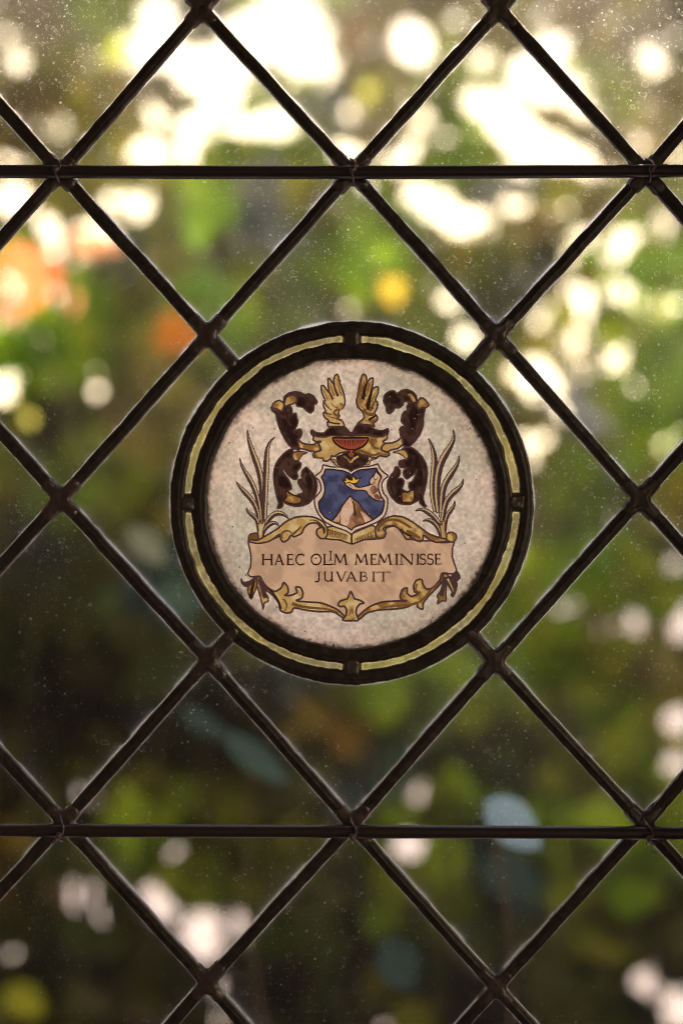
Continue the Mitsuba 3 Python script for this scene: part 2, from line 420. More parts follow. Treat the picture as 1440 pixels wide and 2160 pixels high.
for q, (px, py) in enumerate(((128, 362), (743, 362), (1362, 362), (135, 1742), (742, 1745), (1357, 1748))):
    x, z = P(px, py)
    s = S
    pts = [(x - 4 * s, -0.003, z + 24 * s), (x + 1 * s, -0.0075, z + 17 * s), (x + 8 * s, -0.0118, z + 3 * s), (x + 6 * s, -0.0128, z - 7 * s), (x - 1 * s, -0.0132, z - 10 * s), (x - 3 * s, -0.0136, z - 5 * s), (x + 2 * s, -0.0140, z - 3 * s), (x + 4 * s, -0.0140, z - 8 * s)]
    a = tube(smooth_path(pts, 44), 0.00058)
    e = np.array([x - 1 * s, -0.0135, z - 9 * s])
    ball = trimesh.creation.icosphere(3, 1.0)
    ball.apply_scale([0.00135, 0.0011, 0.00145]); ball.apply_translation(e)
    tail = tube(smooth_path([(x - 2 * s, -0.0128, z - 12 * s), (x + 1 * s, -0.0098, z - 22 * s), (x + 2 * s, -0.005, z - 27 * s)], 14), 0.00055)
    put(WIN + '__tie_wire', mikit.ply(trimesh.util.concatenate([a, ball, tail]), 'm_wire', smooth=60))

# ------------------------------------------------------------------ the painted roundel (flat enamel on the glass, each colour its own sheet)
ROU = WIN + '__roundel'


def crop(ox, oy, k):
    return lambda pts: [P(ox + a / k, oy + b / k) for a, b in pts]


C2, C3, C4, C5 = crop(480, 770, 5.143), crop(720, 770, 5.143), crop(480, 960, 5.143), crop(720, 960, 5.143)
CW, CS, CR = crop(600, 780, 4.8), crop(640, 960, 7.2), crop(0, 0, 1)


def spl(pts, tension=0.5, sub=5):
    """closed smooth outline through the points"""
    p = np.asarray(pts, float)
    out = []
    n = len(p)
    for i in range(n):
        a, b, c, d = p[i - 1], p[i], p[(i + 1) % n], p[(i + 2) % n]
        m1, m2 = (c - a) * tension * 0.8, (d - b) * tension * 0.8
        L = np.linalg.norm(c - b)
        for m in (m1, m2):
            l = np.linalg.norm(m)
            if l > L:
                m *= L / l
        for t in np.arange(sub) / sub:
            out.append((2 * t**3 - 3 * t**2 + 1) * b + (t**3 - 2 * t**2 + t) * m1 + (-2 * t**3 + 3 * t**2) * c + (t**3 - t**2) * m2)
    g = Polygon(out).buffer(0)
    return max(polys(g), key=lambda q: q.area)


def stroke(pts, w0, w1=None, n=24):
    """an open brush stroke that tapers from w0 to w1 (pixels of the photograph, full widths)"""
    w1 = w0 if w1 is None else w1
    p = smooth_path(pts, n) if len(pts) > 2 else np.array([np.asarray(pts[0]) + (np.asarray(pts[-1]) - np.asarray(pts[0])) * t for t in np.linspace(0, 1, n)])
    t = np.gradient(p, axis=0); t /= np.linalg.norm(t, axis=1, keepdims=True)
    nn = np.stack([-t[:, 1], t[:, 0]], 1) * (np.linspace(w0, w1, n) * S / 2)[:, None]
    return Polygon(np.vstack([p + nn, (p - nn)[::-1]])).buffer(0)


def rim(g, w):
    return g.boundary.buffer(w * 0.86 * S / 2)


layers = []                                            # (part, material, geometry), later ones on top


def lay(part, mat, g):
    layers.append((part, mat, g))


def outlined(part, mat, g, w=4.2, line='m_line'):
    lay(part, mat, g)
    lay(part, line, rim(g, w))


# --- banner
ban = spl(C4([(230, 935), (330, 955), (440, 930), (560, 880), (700, 780), (820, 740), (950, 730), (1020, 800), (1080, 900), (1220, 920), (1347, 960)]) +
          C5([(230, 920), (440, 900), (480, 800), (560, 770), (640, 800), (700, 900), (870, 930), (960, 930), (1080, 950), (1190, 940), (1240, 880), (1205, 1000), (1200, 1100), (1228, 1190), (1245, 1255), (1200, 1290), (1090, 1280), (1060, 1360), (980, 1440), (900, 1470), (850, 1520), (700, 1590), (600, 1600), (480, 1610), (350, 1640), (240, 1700), (180, 1770), (40, 1780)]) +
          C4([(1240, 1760), (1180, 1690), (1050, 1630), (900, 1610), (760, 1600), (620, 1600), (540, 1500), (440, 1440), (380, 1370), (350, 1315), (260, 1320), (220, 1290), (245, 1220), (255, 1130), (245, 1040), (226, 960)]), 0.5, 4)
outlined('banner', 'm_peach', ban, 4.0)
# --- reeds: tapered two-tone blades


def blade(pts, w, dark=1):
    p = smooth_path(pts, 30)
    t = np.gradient(p, axis=0); t /= np.linalg.norm(t, axis=1, keepdims=True)
    nn = np.stack([-t[:, 1], t[:, 0]], 1)
    u = np.linspace(0, 1, 30)
    hw = w * S / 2 * np.minimum(1, (u * 3.0 + 0.02)) ** 0.75 * (1 - 0.30 * u)
    L, R = p + nn * hw[:, None], p - nn * hw[:, None]
    M = p + nn * (hw * 0.12 * dark)[:, None]
    full = Polygon(np.vstack([L, R[::-1]])).buffer(0)
    half = Polygon(np.vstack([M, (R if dark > 0 else L)[::-1]])).buffer(0)
    return full, half


for side, bl in (('left', [(C2([(215, 705), (235, 830), (285, 980), (340, 1140), (368, 1300), (375, 1480), (368, 1690)]), 13, 1), (C2([(510, 785), (445, 870), (425, 1000), (415, 1200), (408, 1400), (395, 1700)]), 13, 1),
                           (C2([(135, 1015), (165, 1110), (230, 1220), (285, 1330), (325, 1450), (350, 1600), (360, 1720)]), 10.5, 1), (C2([(95, 1265), (150, 1340), (225, 1420), (285, 1500), (325, 1600), (340, 1700)]), 10.5, 1),
                           (C4([(205, 575), (240, 630), (300, 680), (328, 740), (340, 830)]), 9, 1), (C4([(662, 695), (610, 645), (530, 632), (450, 690), (400, 780), (370, 880)]), 11, -1), (C4([(555, 772), (505, 735), (440, 765), (390, 830), (365, 900)]), 9, -1)]),
                 ('right', [(C3([(945, 800), (985, 900), (1005, 1000), (1000, 1150), (985, 1300), (992, 1450), (1020, 1590)]), 13, -1), (C3([(1210, 705), (1215, 790), (1150, 930), (1080, 1060), (1045, 1200), (1035, 1350), (1055, 1600)]), 15, -1),
                            (C3([(1275, 985), (1255, 1070), (1180, 1190), (1115, 1310), (1090, 1450), (1080, 1650)]), 13, -1), (C3([(1318, 1240), (1300, 1300), (1220, 1380), (1150, 1460), (1110, 1580), (1090, 1700)]), 12, -1),
                            (C5([(1225, 495), (1205, 570), (1155, 640), (1125, 740), (1110, 850)]), 9, -1), (C5([(805, 605), (880, 592), (965, 640), (1040, 720), (1090, 850)]), 11, 1), (C5([(885, 715), (955, 708), (1015, 750), (1075, 880)]), 9, 1)])):
    for pts, w, dk in bl:
        full, half = blade(pts, w, dk)
        lay(side + '_reeds', 'm_reed', full)
        lay(side + '_reeds', 'm_line', half)
        lay(side + '_reeds', 'm_line', rim(full, 2.4))
for side, g in (('left', spl(C4([(332, 905), (335, 800), (322, 740), (345, 745), (355, 700), (372, 745), (400, 700), (408, 745), (385, 820), (378, 905)]), 0.3)),
                ('right', spl(C5([(1085, 905), (1075, 830), (1060, 740), (1085, 760), (1105, 690), (1122, 740), (1120, 820), (1142, 910)]), 0.3))):
    outlined(side + '_reeds', 'm_gold_pale', g, 2.6)
# --- banner scroll ends and gilt acanthus
outlined('banner', 'm_umber', spl(C4([(225, 915), (245, 860), (320, 845), (332, 910), (280, 930)])), 3.6)
outlined('banner', 'm_gold', spl(C5([(1145, 850), (1200, 835), (1245, 870), (1238, 920), (1195, 945), (1140, 915)])), 3.6)
acL = spl(C4([(345, 915), (440, 860), (540, 800), (620, 730), (720, 680), (830, 663), (940, 676), (1030, 720), (1078, 790), (1082, 860), (1050, 905), (1000, 900), (968, 860), (966, 815), (1000, 788), (1038, 790), (1045, 845), (1052, 800), (1010, 760), (950, 735), (880, 745), (830, 790), (800, 850), (720, 885), (690, 868), (650, 922), (600, 942), (570, 893), (560, 858), (500, 905), (440, 938), (330, 958), (232, 938), (240, 917), (300, 925)]), 0.45)
acR = spl(C5([(365, 810), (400, 740), (470, 690), (560, 660), (660, 670), (760, 720), (860, 790), (940, 850), (1040, 890), (1130, 912), (1150, 932), (1040, 948), (960, 922), (890, 870), (882, 912), (850, 938), (800, 920), (750, 888), (740, 912), (700, 910), (660, 850), (620, 800), (570, 768), (500, 770), (450, 800), (482, 840), (462, 890), (420, 905), (378, 880)]), 0.45)
rib = spl(C4([(1075, 785), (1180, 770), (1347, 852), (1347, 965), (1220, 922), (1060, 905)]) + [], 0.15)
rib2 = spl(C5([(113, 852), (330, 760), (372, 790), (365, 900), (230, 922), (113, 965)]), 0.15)
for g in (rib, rib2):
    outlined('gilt_crest_rail', 'm_gold_pale', g, 4.2)
for k in range(12):
    a = 1095 + k * 18
    lay('gilt_crest_rail', 'm_umber', stroke(C4([(a, 800 + k * 5 + (8 if k % 2 else 0)), (a - 6, 880 + k * 4.0)]), 2.6, 1.6, 4))
    a = 150 + k * 17
    lay('gilt_crest_rail', 'm_umber', stroke(C5([(a, 905 - k * 8), (a + 3, 925 - k * 2.6)]), 1.6, 2.8, 4))
lay('gilt_crest_rail', 'm_ink', stroke([C4([(1345, 850)])[0], C4([(1345, 968)])[0]], 3.2))
for side, g in (('left', acL), ('right', acR)):
    outlined(side + '_acanthus', 'm_gold_pale' if side == 'left' else 'm_gold', g, 4.4)
lay('left_acanthus', 'm_umber', stroke(C4([(590, 900), (610, 830), (650, 820), (690, 850)]), 5, 3))
lay('left_acanthus', 'm_umber', stroke(C4([(700, 860), (730, 840), (800, 770)]), 6, 3))
lay('left_acanthus', 'm_line', stroke(C4([(890, 705), (960, 715), (1020, 765), (1040, 830)]), 2.2, 3))
lay('right_acanthus', 'm_umber', stroke(C5([(395, 830), (440, 740), (540, 700), (640, 720), (750, 790)]), 6, 5))
lay('right_acanthus', 'm_umber', stroke(C5([(700, 830), (780, 860), (850, 900)]), 10, 5))
lay('right_acanthus', 'm_ink', stroke(C5([(640, 800), (690, 850), (760, 880)]), 3, 4))
# --- lower foliage and ribbons
brL = spl(C4([(375, 1360), (420, 1440), (510, 1480), (580, 1440), (608, 1383), (650, 1428), (657, 1490), (622, 1522), (690, 1520), (752, 1490), (738, 1433), (790, 1438), (816, 1500), (802, 1552), (745, 1578), (850, 1592), (1000, 1602), (1120, 1642), (1210, 1692), (1290, 1775), (1250, 1765), (1150, 1702), (1000, 1700), (850, 1682), (722, 1658), (695, 1700), (640, 1714), (570, 1682), (552, 1605), (480, 1512), (398, 1445)]), 0.45)
brR = spl(C5([(1088, 1285), (1070, 1370), (1000, 1440), (920, 1452), (882, 1400), (868, 1350), (810, 1358), (782, 1420), (790, 1480), (828, 1502), (760, 1532), (712, 1500), (710, 1443), (660, 1458), (634, 1530), (650, 1572), (700, 1582), (600, 1582), (450, 1592), (330, 1632), (240, 1692), (165, 1765), (200, 1775), (280, 1712), (400, 1682), (560, 1672), (700, 1652), (810, 1602), (830, 1652), (880, 1672), (890, 1600), (960, 1512), (1050, 1422), (1115, 1340)]), 0.45)
for side, g, mat in (('left', brL, 'm_gold_pale'), ('right', brR, 'm_gold')):
    outlined(side + '_scrolling_branch', mat, g, 4.6)
lay('left_scrolling_branch', 'm_umber', stroke(C4([(700, 1610), (850, 1650), (1050, 1668), (1200, 1710)]), 7, 3))
lay('left_scrolling_branch', 'm_line', stroke(C4([(600, 1560), (640, 1620), (620, 1690)]), 3, 2))
lay('left_scrolling_branch', 'm_ink', stroke(C4([(440, 1450), (520, 1530), (560, 1600), (580, 1670)]), 4, 3))
lay('right_scrolling_branch', 'm_umber', stroke(C5([(1060, 1390), (940, 1500), (850, 1590), (700, 1630), (450, 1660)]), 4, 4))
lay('right_scrolling_branch', 'm_umber', stroke(C5([(820, 1400), (810, 1470), (860, 1490)]), 4, 3))
for part, mat, g in (('left_ribbon', 'm_gold', spl(C4([(305, 1338), (350, 1318), (385, 1400), (415, 1500), (442, 1545), (438, 1590), (400, 1600), (385, 1672), (372, 1600), (345, 1500), (320, 1420)]), 0.3)),
                     ('left_ribbon', 'm_gold', spl(C4([(255, 1562), (225, 1500), (222, 1420), (285, 1335), (312, 1335), (318, 1420), (285, 1500)]), 0.4)),
                     ('left_ribbon', 'm_line', spl(C4([(148, 1343), (170, 1380), (240, 1368), (300, 1325), (270, 1390), (200, 1425), (155, 1390)]), 0.4)),
                     ('right_ribbon', 'm_line', spl(C5([(1140, 1310), (1180, 1325), (1248, 1385), (1245, 1450), (1212, 1535), (1188, 1522), (1195, 1480), (1150, 1400)]), 0.4)),
                     ('right_ribbon', 'm_gold', spl(C5([(1108, 1290), (1150, 1300), (1138, 1400), (1130, 1490), (1132, 1582), (1090, 1580), (1040, 1612), (1050, 1560), (1035, 1528), (1075, 1470), (1095, 1400)]), 0.3)),
                     ('right_ribbon', 'm_line', spl(C5([(1195, 1310), (1250, 1265), (1282, 1320), (1245, 1368), (1195, 1350)])))):
    outlined(part, mat, g, 3.8)
lay('right_ribbon', 'm_gold_pale', stroke(C5([(1150, 1340), (1180, 1400), (1215, 1480)]), 4, 2))
lay('right_ribbon', 'm_line', stroke(C5([(1130, 1320), (1105, 1430), (1080, 1530)]), 6, 9))
lay('left_ribbon', 'm_line', stroke(C4([(335, 1340), (375, 1440), (410, 1550)]), 5, 9))
lay('left_ribbon', 'm_ink', stroke(C4([(295, 1360), (265, 1460), (250, 1550)]), 3, 8))
fl = spl(C5([(100, 1480), (140, 1555), (200, 1575), (242, 1605), (200, 1617), (165, 1660), (160, 1720), (185, 1787), (150, 1797), (40, 1797), (12, 1785), (45, 1740), (55, 1680), (30, 1640), (-10, 1645), (-36, 1625), (-20, 1588), (26, 1570), (66, 1555)]), 0.45)
outlined('fleuron', 'm_gold_pale', fl, 4.6)
lay('fleuron', 'm_gold', spl(C5([(80, 1640), (130, 1640), (128, 1700), (150, 1780), (60, 1780), (85, 1700)])))
# --- mantling
for part, mat, g, w, ln in (
        ('left_mantling', 'm_black', spl(C2([(705, 903), (640, 935), (570, 1000), (515, 1090), (497, 1200), (507, 1310), (530, 1420), (552, 1500), (538, 1552), (578, 1550), (600, 1527), (603, 1482), (640, 1507), (720, 1532), (800, 1530), (880, 1500), (940, 1430), (970, 1340), (962, 1250), (922, 1180), (878, 1130), (850, 1108), (808, 1150), (800, 1205), (815, 1228), (768, 1245), (765, 1282), (792, 1330), (818, 1370), (800, 1395), (765, 1402), (740, 1420), (690, 1397), (650, 1362), (690, 1350), (692, 1310), (662, 1240), (622, 1190), (600, 1150), (593, 1098), (622, 1150), (662, 1200), (710, 1237), (742, 1242), (763, 1210), (752, 1160), (790, 1110), (797, 1070), (772, 1048), (760, 1032), (720, 1030), (702, 990), (712, 940)]), 0.4), 3.6, 'm_line'),
        ('left_mantling', 'm_gold', spl(C2([(710, 965), (740, 938), (800, 938), (862, 950), (810, 975), (772, 1030), (730, 1035), (706, 1000)])), 3, 'm_line'),
        ('left_mantling', 'm_gold', spl(C2([(636, 1362), (680, 1397), (760, 1427), (802, 1450), (790, 1492), (740, 1507), (680, 1502), (612, 1472), (640, 1430)])), 3, 'm_ink'),
        ('left_mantling', 'm_black', spl(C2([(470, 462), (500, 490), (540, 492), (590, 502), (600, 460), (640, 440), (680, 447), (700, 480), (702, 532), (738, 520), (752, 570), (764, 620), (747, 670), (722, 722), (760, 698), (795, 698), (807, 740), (790, 790), (765, 812), (782, 860), (778, 922), (720, 907), (690, 892), (650, 850), (600, 770), (560, 680), (535, 600), (520, 530), (490, 505)]), 0.45), 3.6, 'm_line'),
        ('left_mantling', 'm_black', spl(C2([(972, 397), (960, 420), (940, 430), (932, 490), (897, 522), (860, 500), (830, 470), (800, 455), (755, 447), (742, 415), (755, 375), (735, 335), (690, 322), (645, 345), (622, 392), (604, 412), (612, 350), (660, 305), (730, 288), (790, 298), (838, 320), (882, 310), (930, 334)]), 0.45), 3.6, 'm_line'),
        ('left_mantling', 'm_gold', spl(C2([(497, 468), (482, 440), (515, 400), (560, 383), (600, 408), (612, 430), (596, 490), (590, 502), (535, 480)])), 4, 'm_line'),
        ('left_mantling', 'm_gold', spl(C2([(614, 430), (640, 350), (690, 325), (735, 335), (752, 380), (737, 405), (690, 427), (650, 437), (628, 447)])), 4, 'm_line'),
        ('right_mantling', 'm_black', spl(C3([(660, 903), (740, 890), (800, 920), (870, 990), (915, 1070), (932, 1160), (925, 1250), (905, 1350), (885, 1430), (900, 1500), (922, 1535), (890, 1537), (850, 1500), (840, 1467), (800, 1487), (740, 1512), (670, 1512), (600, 1492), (540, 1430), (500, 1350), (498, 1270), (530, 1200), (570, 1150), (580, 1108), (612, 1108), (637, 1150), (632, 1190), (610, 1232), (650, 1227), (677, 1260), (667, 1310), (655, 1340), (680, 1362), (720, 1372), (742, 1360), (727, 1320), (732, 1280), (770, 1260), (790, 1220), (812, 1170), (817, 1133), (790, 1180), (750, 1210), (710, 1237), (680, 1210), (668, 1160), (690, 1128), (720, 1120), (640, 1110), (618, 1080), (630, 1040), (670, 1028), (710, 1020), (720, 980), (700, 930)]), 0.4), 3.6, 'm_line'),
        ('right_mantling', 'm_gold_pale', spl(C3([(560, 945), (620, 928), (660, 918), (700, 938), (722, 985), (705, 1022), (670, 990), (620, 960)])), 3, 'm_line'),
        ('right_mantling', 'm_gold', spl(C3([(655, 1385), (720, 1380), (777, 1358), (787, 1450), (760, 1492), (700, 1492), (660, 1482)]), 0.3), 2.5, 'm_ink'),
        ('right_mantling', 'm_black', spl(C3([(735, 405), (780, 400), (815, 440), (835, 480), (870, 465), (907, 470), (890, 560), (887, 650), (852, 750), (800, 822), (740, 882), (690, 887), (650, 860), (645, 800), (640, 770), (628, 700), (650, 668), (687, 670), (648, 610), (660, 530), (690, 498), (712, 500), (707, 450)]), 0.45), 3.6, 'm_line'),
        ('right_mantling', 'm_black', spl(C3([(453, 390), (470, 320), (520, 285), (570, 280), (600, 308), (650, 275), (710, 266), (770, 288), (808, 330), (822, 390), (815, 412), (760, 405), (715, 400), (680, 395), (660, 440), (620, 467), (580, 465), (560, 500), (520, 527), (490, 512), (480, 450)]), 0.45), 3.6, 'm_line'),
        ('right_mantling', 'm_gold', spl(C3([(705, 320), (750, 303), (795, 350), (812, 400), (770, 400), (745, 360)])), 2.5, 'm_ink'),
        ('right_mantling', 'm_gold', spl(C3([(850, 360), (890, 363), (947, 430), (912, 462), (865, 465), (838, 482), (813, 440), (825, 405)])), 4, 'm_line')):
    outlined(part, mat, g, w, ln)
# soft light strokes inside the black leaves
for part, f, pts in (('left_mantling', C2, [(560, 560), (600, 700), (680, 830)]), ('left_mantling', C2, [(660, 480), (650, 580), (690, 660)]), ('left_mantling', C2, [(540, 1100), (535, 1250), (570, 1430)]), ('left_mantling', C2, [(640, 1010), (680, 1100), (730, 1180)]),
                     ('left_mantling', C2, [(900, 1180), (930, 1280), (900, 1400)]), ('left_mantling', C2, [(840, 1170), (830, 1260), (850, 1340)]), ('left_mantling', C2, [(780, 330), (850, 350), (900, 420)]), ('left_mantling', C2, [(720, 730), (760, 740)]),
                     ('right_mantling', C3, [(860, 520), (840, 640), (760, 800)]), ('right_mantling', C3, [(740, 460), (720, 560), (740, 680)]), ('right_mantling', C3, [(880, 1080), (895, 1200), (870, 1370)]), ('right_mantling', C3, [(780, 980), (770, 1080), (700, 1180)]),
                     ('right_mantling', C3, [(540, 1250), (545, 1350), (600, 1440)]), ('right_mantling', C3, [(590, 1160), (580, 1250), (610, 1330)]), ('right_mantling', C3, [(500, 350), (520, 420), (560, 440)]), ('right_mantling', C3, [(620, 330), (660, 370), (620, 430)])):
    lay(part, 'm_wash', stroke(f(pts), 6, 2, 16))
# --- helm
outlined('left_mantling', 'm_gold', spl(C2([(763, 806), (800, 840), (850, 857), (930, 862), (990, 838), (1010, 880), (1010, 928), (960, 945), (890, 932), (820, 912), (775, 895)]), 0.4), 4.2)
outlined('right_mantling', 'm_gold_pale', spl(C3([(655, 788), (662, 860), (610, 905), (540, 920), (500, 942), (445, 932), (435, 880), (470, 850), (540, 845), (600, 825)]), 0.4), 4.2)
helm = unary_union([spl(C2([(1180, 1000), (1250, 968), (1290, 935), (1347, 960), (1347, 1150), (1330, 1140), (1290, 1110), (1215, 1092)]), 0.3), spl(C3([(113, 950), (150, 950), (250, 980), (295, 1010), (262, 1072), (200, 1110), (113, 1150)]), 0.3)])
outlined('helm', 'm_black', helm, 2.5, 'm_ink')
outlined('helm', 'm_gold', spl(C2([(1120, 1030), (1150, 1020), (1185, 1050), (1196, 1085), (1170, 1085), (1140, 1055)])), 2.6)
outlined('helm', 'm_gold_pale', spl(C3([(260, 1080), (290, 1045), (340, 1010), (385, 1012), (320, 1040), (298, 1080)])), 2.6)
fl_ = spl(C2([(903, 740), (930, 760), (980, 777), (1060, 780), (1120, 763), (1347, 765), (1347, 930), (1290, 940), (1240, 950), (1200, 962), (1160, 992), (1125, 985), (1120, 1012), (1080, 1042), (1040, 1038), (1030, 1012), (940, 1002), (925, 970), (960, 942), (1010, 925), (1000, 880), (985, 848), (1012, 828), (960, 832), (925, 810), (932, 782)]), 0.4)
fr_ = spl(C3([(113, 765), (180, 760), (260, 760), (380, 778), (445, 775), (492, 750), (492, 800), (450, 828), (470, 850), (440, 880), (430, 920), (512, 950), (517, 975), (480, 997), (420, 985), (370, 1007), (330, 1002), (270, 982), (200, 962), (150, 940), (113, 930)]), 0.4)
outlined('helm', 'm_gold_pale', fl_, 4.4)
outlined('helm', 'm_gold', fr_, 4.4)
outlined('helm', 'm_black', unary_union([spl(C2([(900, 742), (905, 708), (925, 705), (960, 730), (1040, 735), (1090, 692), (1150, 660), (1260, 663), (1330, 730), (1348, 735), (1348, 775), (1300, 772), (1200, 770), (1120, 765), (1060, 778), (980, 772), (930, 750)]), 0.45),
                                          spl(C3([(113, 735), (160, 655), (200, 640), (300, 660), (370, 700), (440, 710), (500, 688), (512, 720), (493, 772), (480, 745), (440, 772), (380, 773), (300, 755), (200, 755), (113, 775)]), 0.45)]), 3.0)
lay('helm', 'm_umber', stroke(CW([(720, 830), (800, 830), (870, 860), (960, 840)]), 7, 4))
lay('helm', 'm_umber', stroke(CW([(880, 700), (900, 780), (960, 800)]), 6, 4))
lay('helm', 'm_umber', stroke(CW([(300, 850), (340, 890), (400, 890)]), 5, 3))
lay('helm', 'm_gold', stroke(C2([(1255, 985), (1290, 1010), (1335, 1060)]), 4, 3.5, 10))
lay('helm', 'm_gold', stroke(C3([(101, 1060), (140, 1015), (185, 990)]), 3.5, 4, 10))
bowl = spl(CW([(490, 688), (600, 690), (740, 690), (842, 688), (835, 730), (795, 775), (720, 808), (690, 812), (640, 810), (570, 785), (510, 740)]), 0.4)
outlined('red_bowl', 'm_red', bowl, 4.6, 'm_ink')
for k in range(11):
    a = 525 + k * 28
    d = (a - 665) / 140.0
    lay('red_bowl', 'm_ink', stroke(CW([(a, 712), (665 + (a - 665) * 0.86, 712 + 62 - 38 * d * d)]), 2.6, 1.2, 5))
outlined('red_bowl', 'm_red', spl(CW([(650, 808), (700, 808), (690, 835), (715, 850), (672, 892), (635, 852), (658, 835)]), 0.3), 2.4, 'm_ink')
# --- wings
wl = spl(CW([(530, 45), (545, 60), (560, 130), (595, 230), (612, 320), (598, 380), (555, 410), (545, 440), (556, 465), (545, 500), (580, 515), (605, 560), (600, 575), (490, 575), (445, 575), (432, 530), (450, 515), (408, 485), (392, 440), (415, 418), (395, 370), (395, 320), (412, 310), (378, 230), (372, 165), (395, 160), (425, 200), (450, 228), (440, 150), (440, 90), (460, 95), (500, 150), (497, 100), (510, 60)]), 0.42)
wr = spl(CW([(795, 45), (822, 60), (832, 105), (830, 140), (865, 90), (895, 85), (893, 140), (885, 195), (925, 172), (948, 180), (945, 235), (920, 300), (940, 335), (935, 390), (910, 440), (940, 480), (932, 515), (900, 540), (908, 575), (860, 560), (740, 545), (760, 525), (805, 485), (785, 420), (740, 380), (726, 320), (742, 240), (755, 160), (770, 90)]), 0.42)
outlined('left_wing', 'm_gold_pale', wl, 4.2)
outlined('right_wing', 'm_gold', wr, 4.2)
for part, pts, a, b, mt in (('left_wing', [(455, 230), (470, 260), (492, 300)], 3.6, 4.5, 'm_line'), ('left_wing', [(500, 150), (515, 205), (543, 268)], 3.6, 5, 'm_line'), ('left_wing', [(405, 330), (440, 380), (480, 410)], 3.5, 2, 'm_line'),
                            ('left_wing', [(405, 430), (440, 445), (480, 450)], 4, 2, 'm_line'), ('left_wing', [(440, 525), (490, 540), (560, 545)], 4, 3, 'm_line'), ('left_wing', [(555, 410), (520, 410), (500, 440), (540, 470), (520, 500)], 5, 5, 'm_umber'),
                            ('left_wing', [(560, 340), (590, 370), (560, 400)], 5, 4, 'm_gold'), ('right_wing', [(832, 140), (810, 200), (800, 270), (790, 300)], 4, 8, 'm_ink'), ('right_wing', [(888, 195), (862, 280), (850, 340)], 4, 9, 'm_ink'),
                            ('right_wing', [(785, 60), (765, 180), (740, 300)], 3, 5, 'm_umber'), ('right_wing', [(850, 340), (850, 390), (900, 380)], 10, 5, 'm_ink'), ('right_wing', [(920, 310), (890, 360), (860, 420)], 4, 6, 'm_umber'),
                            ('right_wing', [(800, 400), (830, 440), (900, 450)], 6, 7, 'm_umber'), ('right_wing', [(935, 455), (880, 490), (850, 510)], 4, 5, 'm_ink'), ('right_wing', [(880, 130), (850, 200), (830, 280)], 3, 3, 'm_gold_pale')):
    lay(part, mt, stroke(CW(pts), a, b))
for part, pts in (('left_wing', [(395, 190), (415, 250), (440, 310)]), ('left_wing', [(460, 130), (478, 200), (505, 260)]), ('left_wing', [(535, 90), (552, 180), (580, 260)]), ('left_wing', [(470, 330), (500, 370), (540, 385)]), ('left_wing', [(425, 450), (470, 480), (520, 490)]),
                  ('right_wing', [(805, 90), (790, 200), (760, 310)]), ('right_wing', [(880, 110), (850, 190), (825, 270)]), ('right_wing', [(935, 195), (905, 270), (880, 330)]), ('right_wing', [(770, 350), (800, 390), (840, 410)]), ('right_wing', [(800, 500), (850, 520), (900, 510)])):
    lay(part, 'm_umber', stroke(CW(pts), 1.2, 2.4, 12))
# --- shield
so = spl(CS([(300, 150), (430, 180), (560, 180), (680, 215), (718, 250), (770, 215), (880, 180), (1000, 170), (1130, 135), (1150, 190), (1200, 250), (1282, 315), (1212, 380), (1185, 450), (1210, 570), (1275, 660), (1270, 800), (1230, 920), (1130, 1010), (980, 1075), (800, 1145), (725, 1198), (640, 1150), (450, 1080), (320, 1010), (230, 900), (175, 780), (168, 660), (215, 600), (265, 530), (260, 440), (220, 370), (173, 325), (250, 260), (285, 210)]), 0.35)
sb = spl(CS([(335, 212), (500, 225), (600, 240), (690, 275), (718, 302), (760, 270), (850, 225), (1000, 210), (1102, 198), (1130, 250), (1182, 330), (1140, 430), (1140, 530), (1180, 630), (1227, 700), (1215, 800), (1180, 890), (1050, 985), (900, 1050), (770, 1090), (725, 1137), (660, 1090), (450, 1010), (330, 950), (250, 850), (228, 720), (290, 640), (322, 540), (310, 430), (272, 330), (310, 290)]), 0.35)
outlined('shield', 'm_border', so, 3.8)
outlined('shield', 'm_blue', sb, 3.4, 'm_ink')
mt = spl(CS([(435, 1008), (500, 920), (550, 840), (600, 750), (660, 680), (715, 618), (760, 670), (830, 720), (900, 820), (960, 880), (1050, 985), (900, 1048), (770, 1095), (725, 1135), (650, 1088)]), 0.25)
outlined('shield', 'm_rock', mt, 2.8, 'm_ink')
lay('shield', 'm_pink', spl(CS([(665, 685), (712, 635), (742, 720), (762, 850), (705, 950), (692, 1020), (655, 1080), (565, 1035), (560, 900), (590, 790)]), 0.3))
lay('shield', 'm_pink', spl(CS([(452, 1000), (520, 920), (555, 860), (540, 1010)]), 0.2))
lay('shield', 'm_pink', spl(CS([(860, 850), (920, 880), (1020, 985), (930, 1020), (900, 940)]), 0.2))
lay('shield', 'm_ink', stroke(CS([(745, 700), (770, 800), (785, 920)]), 2, 3))
arm = spl(CS([(630, 420), (690, 418), (740, 430), (800, 482), (850, 490), (930, 475), (1012, 450), (1000, 390), (1040, 330), (1075, 300), (1090, 250), (1120, 270), (1172, 335), (1138, 430), (1138, 530), (1172, 625), (1215, 695), (1120, 688), (1060, 660), (980, 600), (950, 545), (850, 532), (760, 527), (690, 492), (640, 450)]), 0.35)
outlined('shield', 'm_pink', arm, 2.6, 'm_ink')
lay('shield', 'm_rock', spl(CS([(1012, 500), (1050, 460), (1100, 480), (1110, 540), (1060, 580), (1015, 550)])))
lay('shield', 'm_rock', spl(CS([(1060, 600), (1110, 590), (1180, 650), (1150, 680), (1080, 650)])))
for pts in ([(1010, 450), (1050, 440), (1085, 380)], [(1060, 320), (1080, 370), (1130, 340)], [(1040, 590), (1060, 580), (1100, 560), (1120, 500)], [(690, 440), (720, 470)]):
    lay('shield', 'm_ink', stroke(CS(pts), 1.8, 1.4, 10))
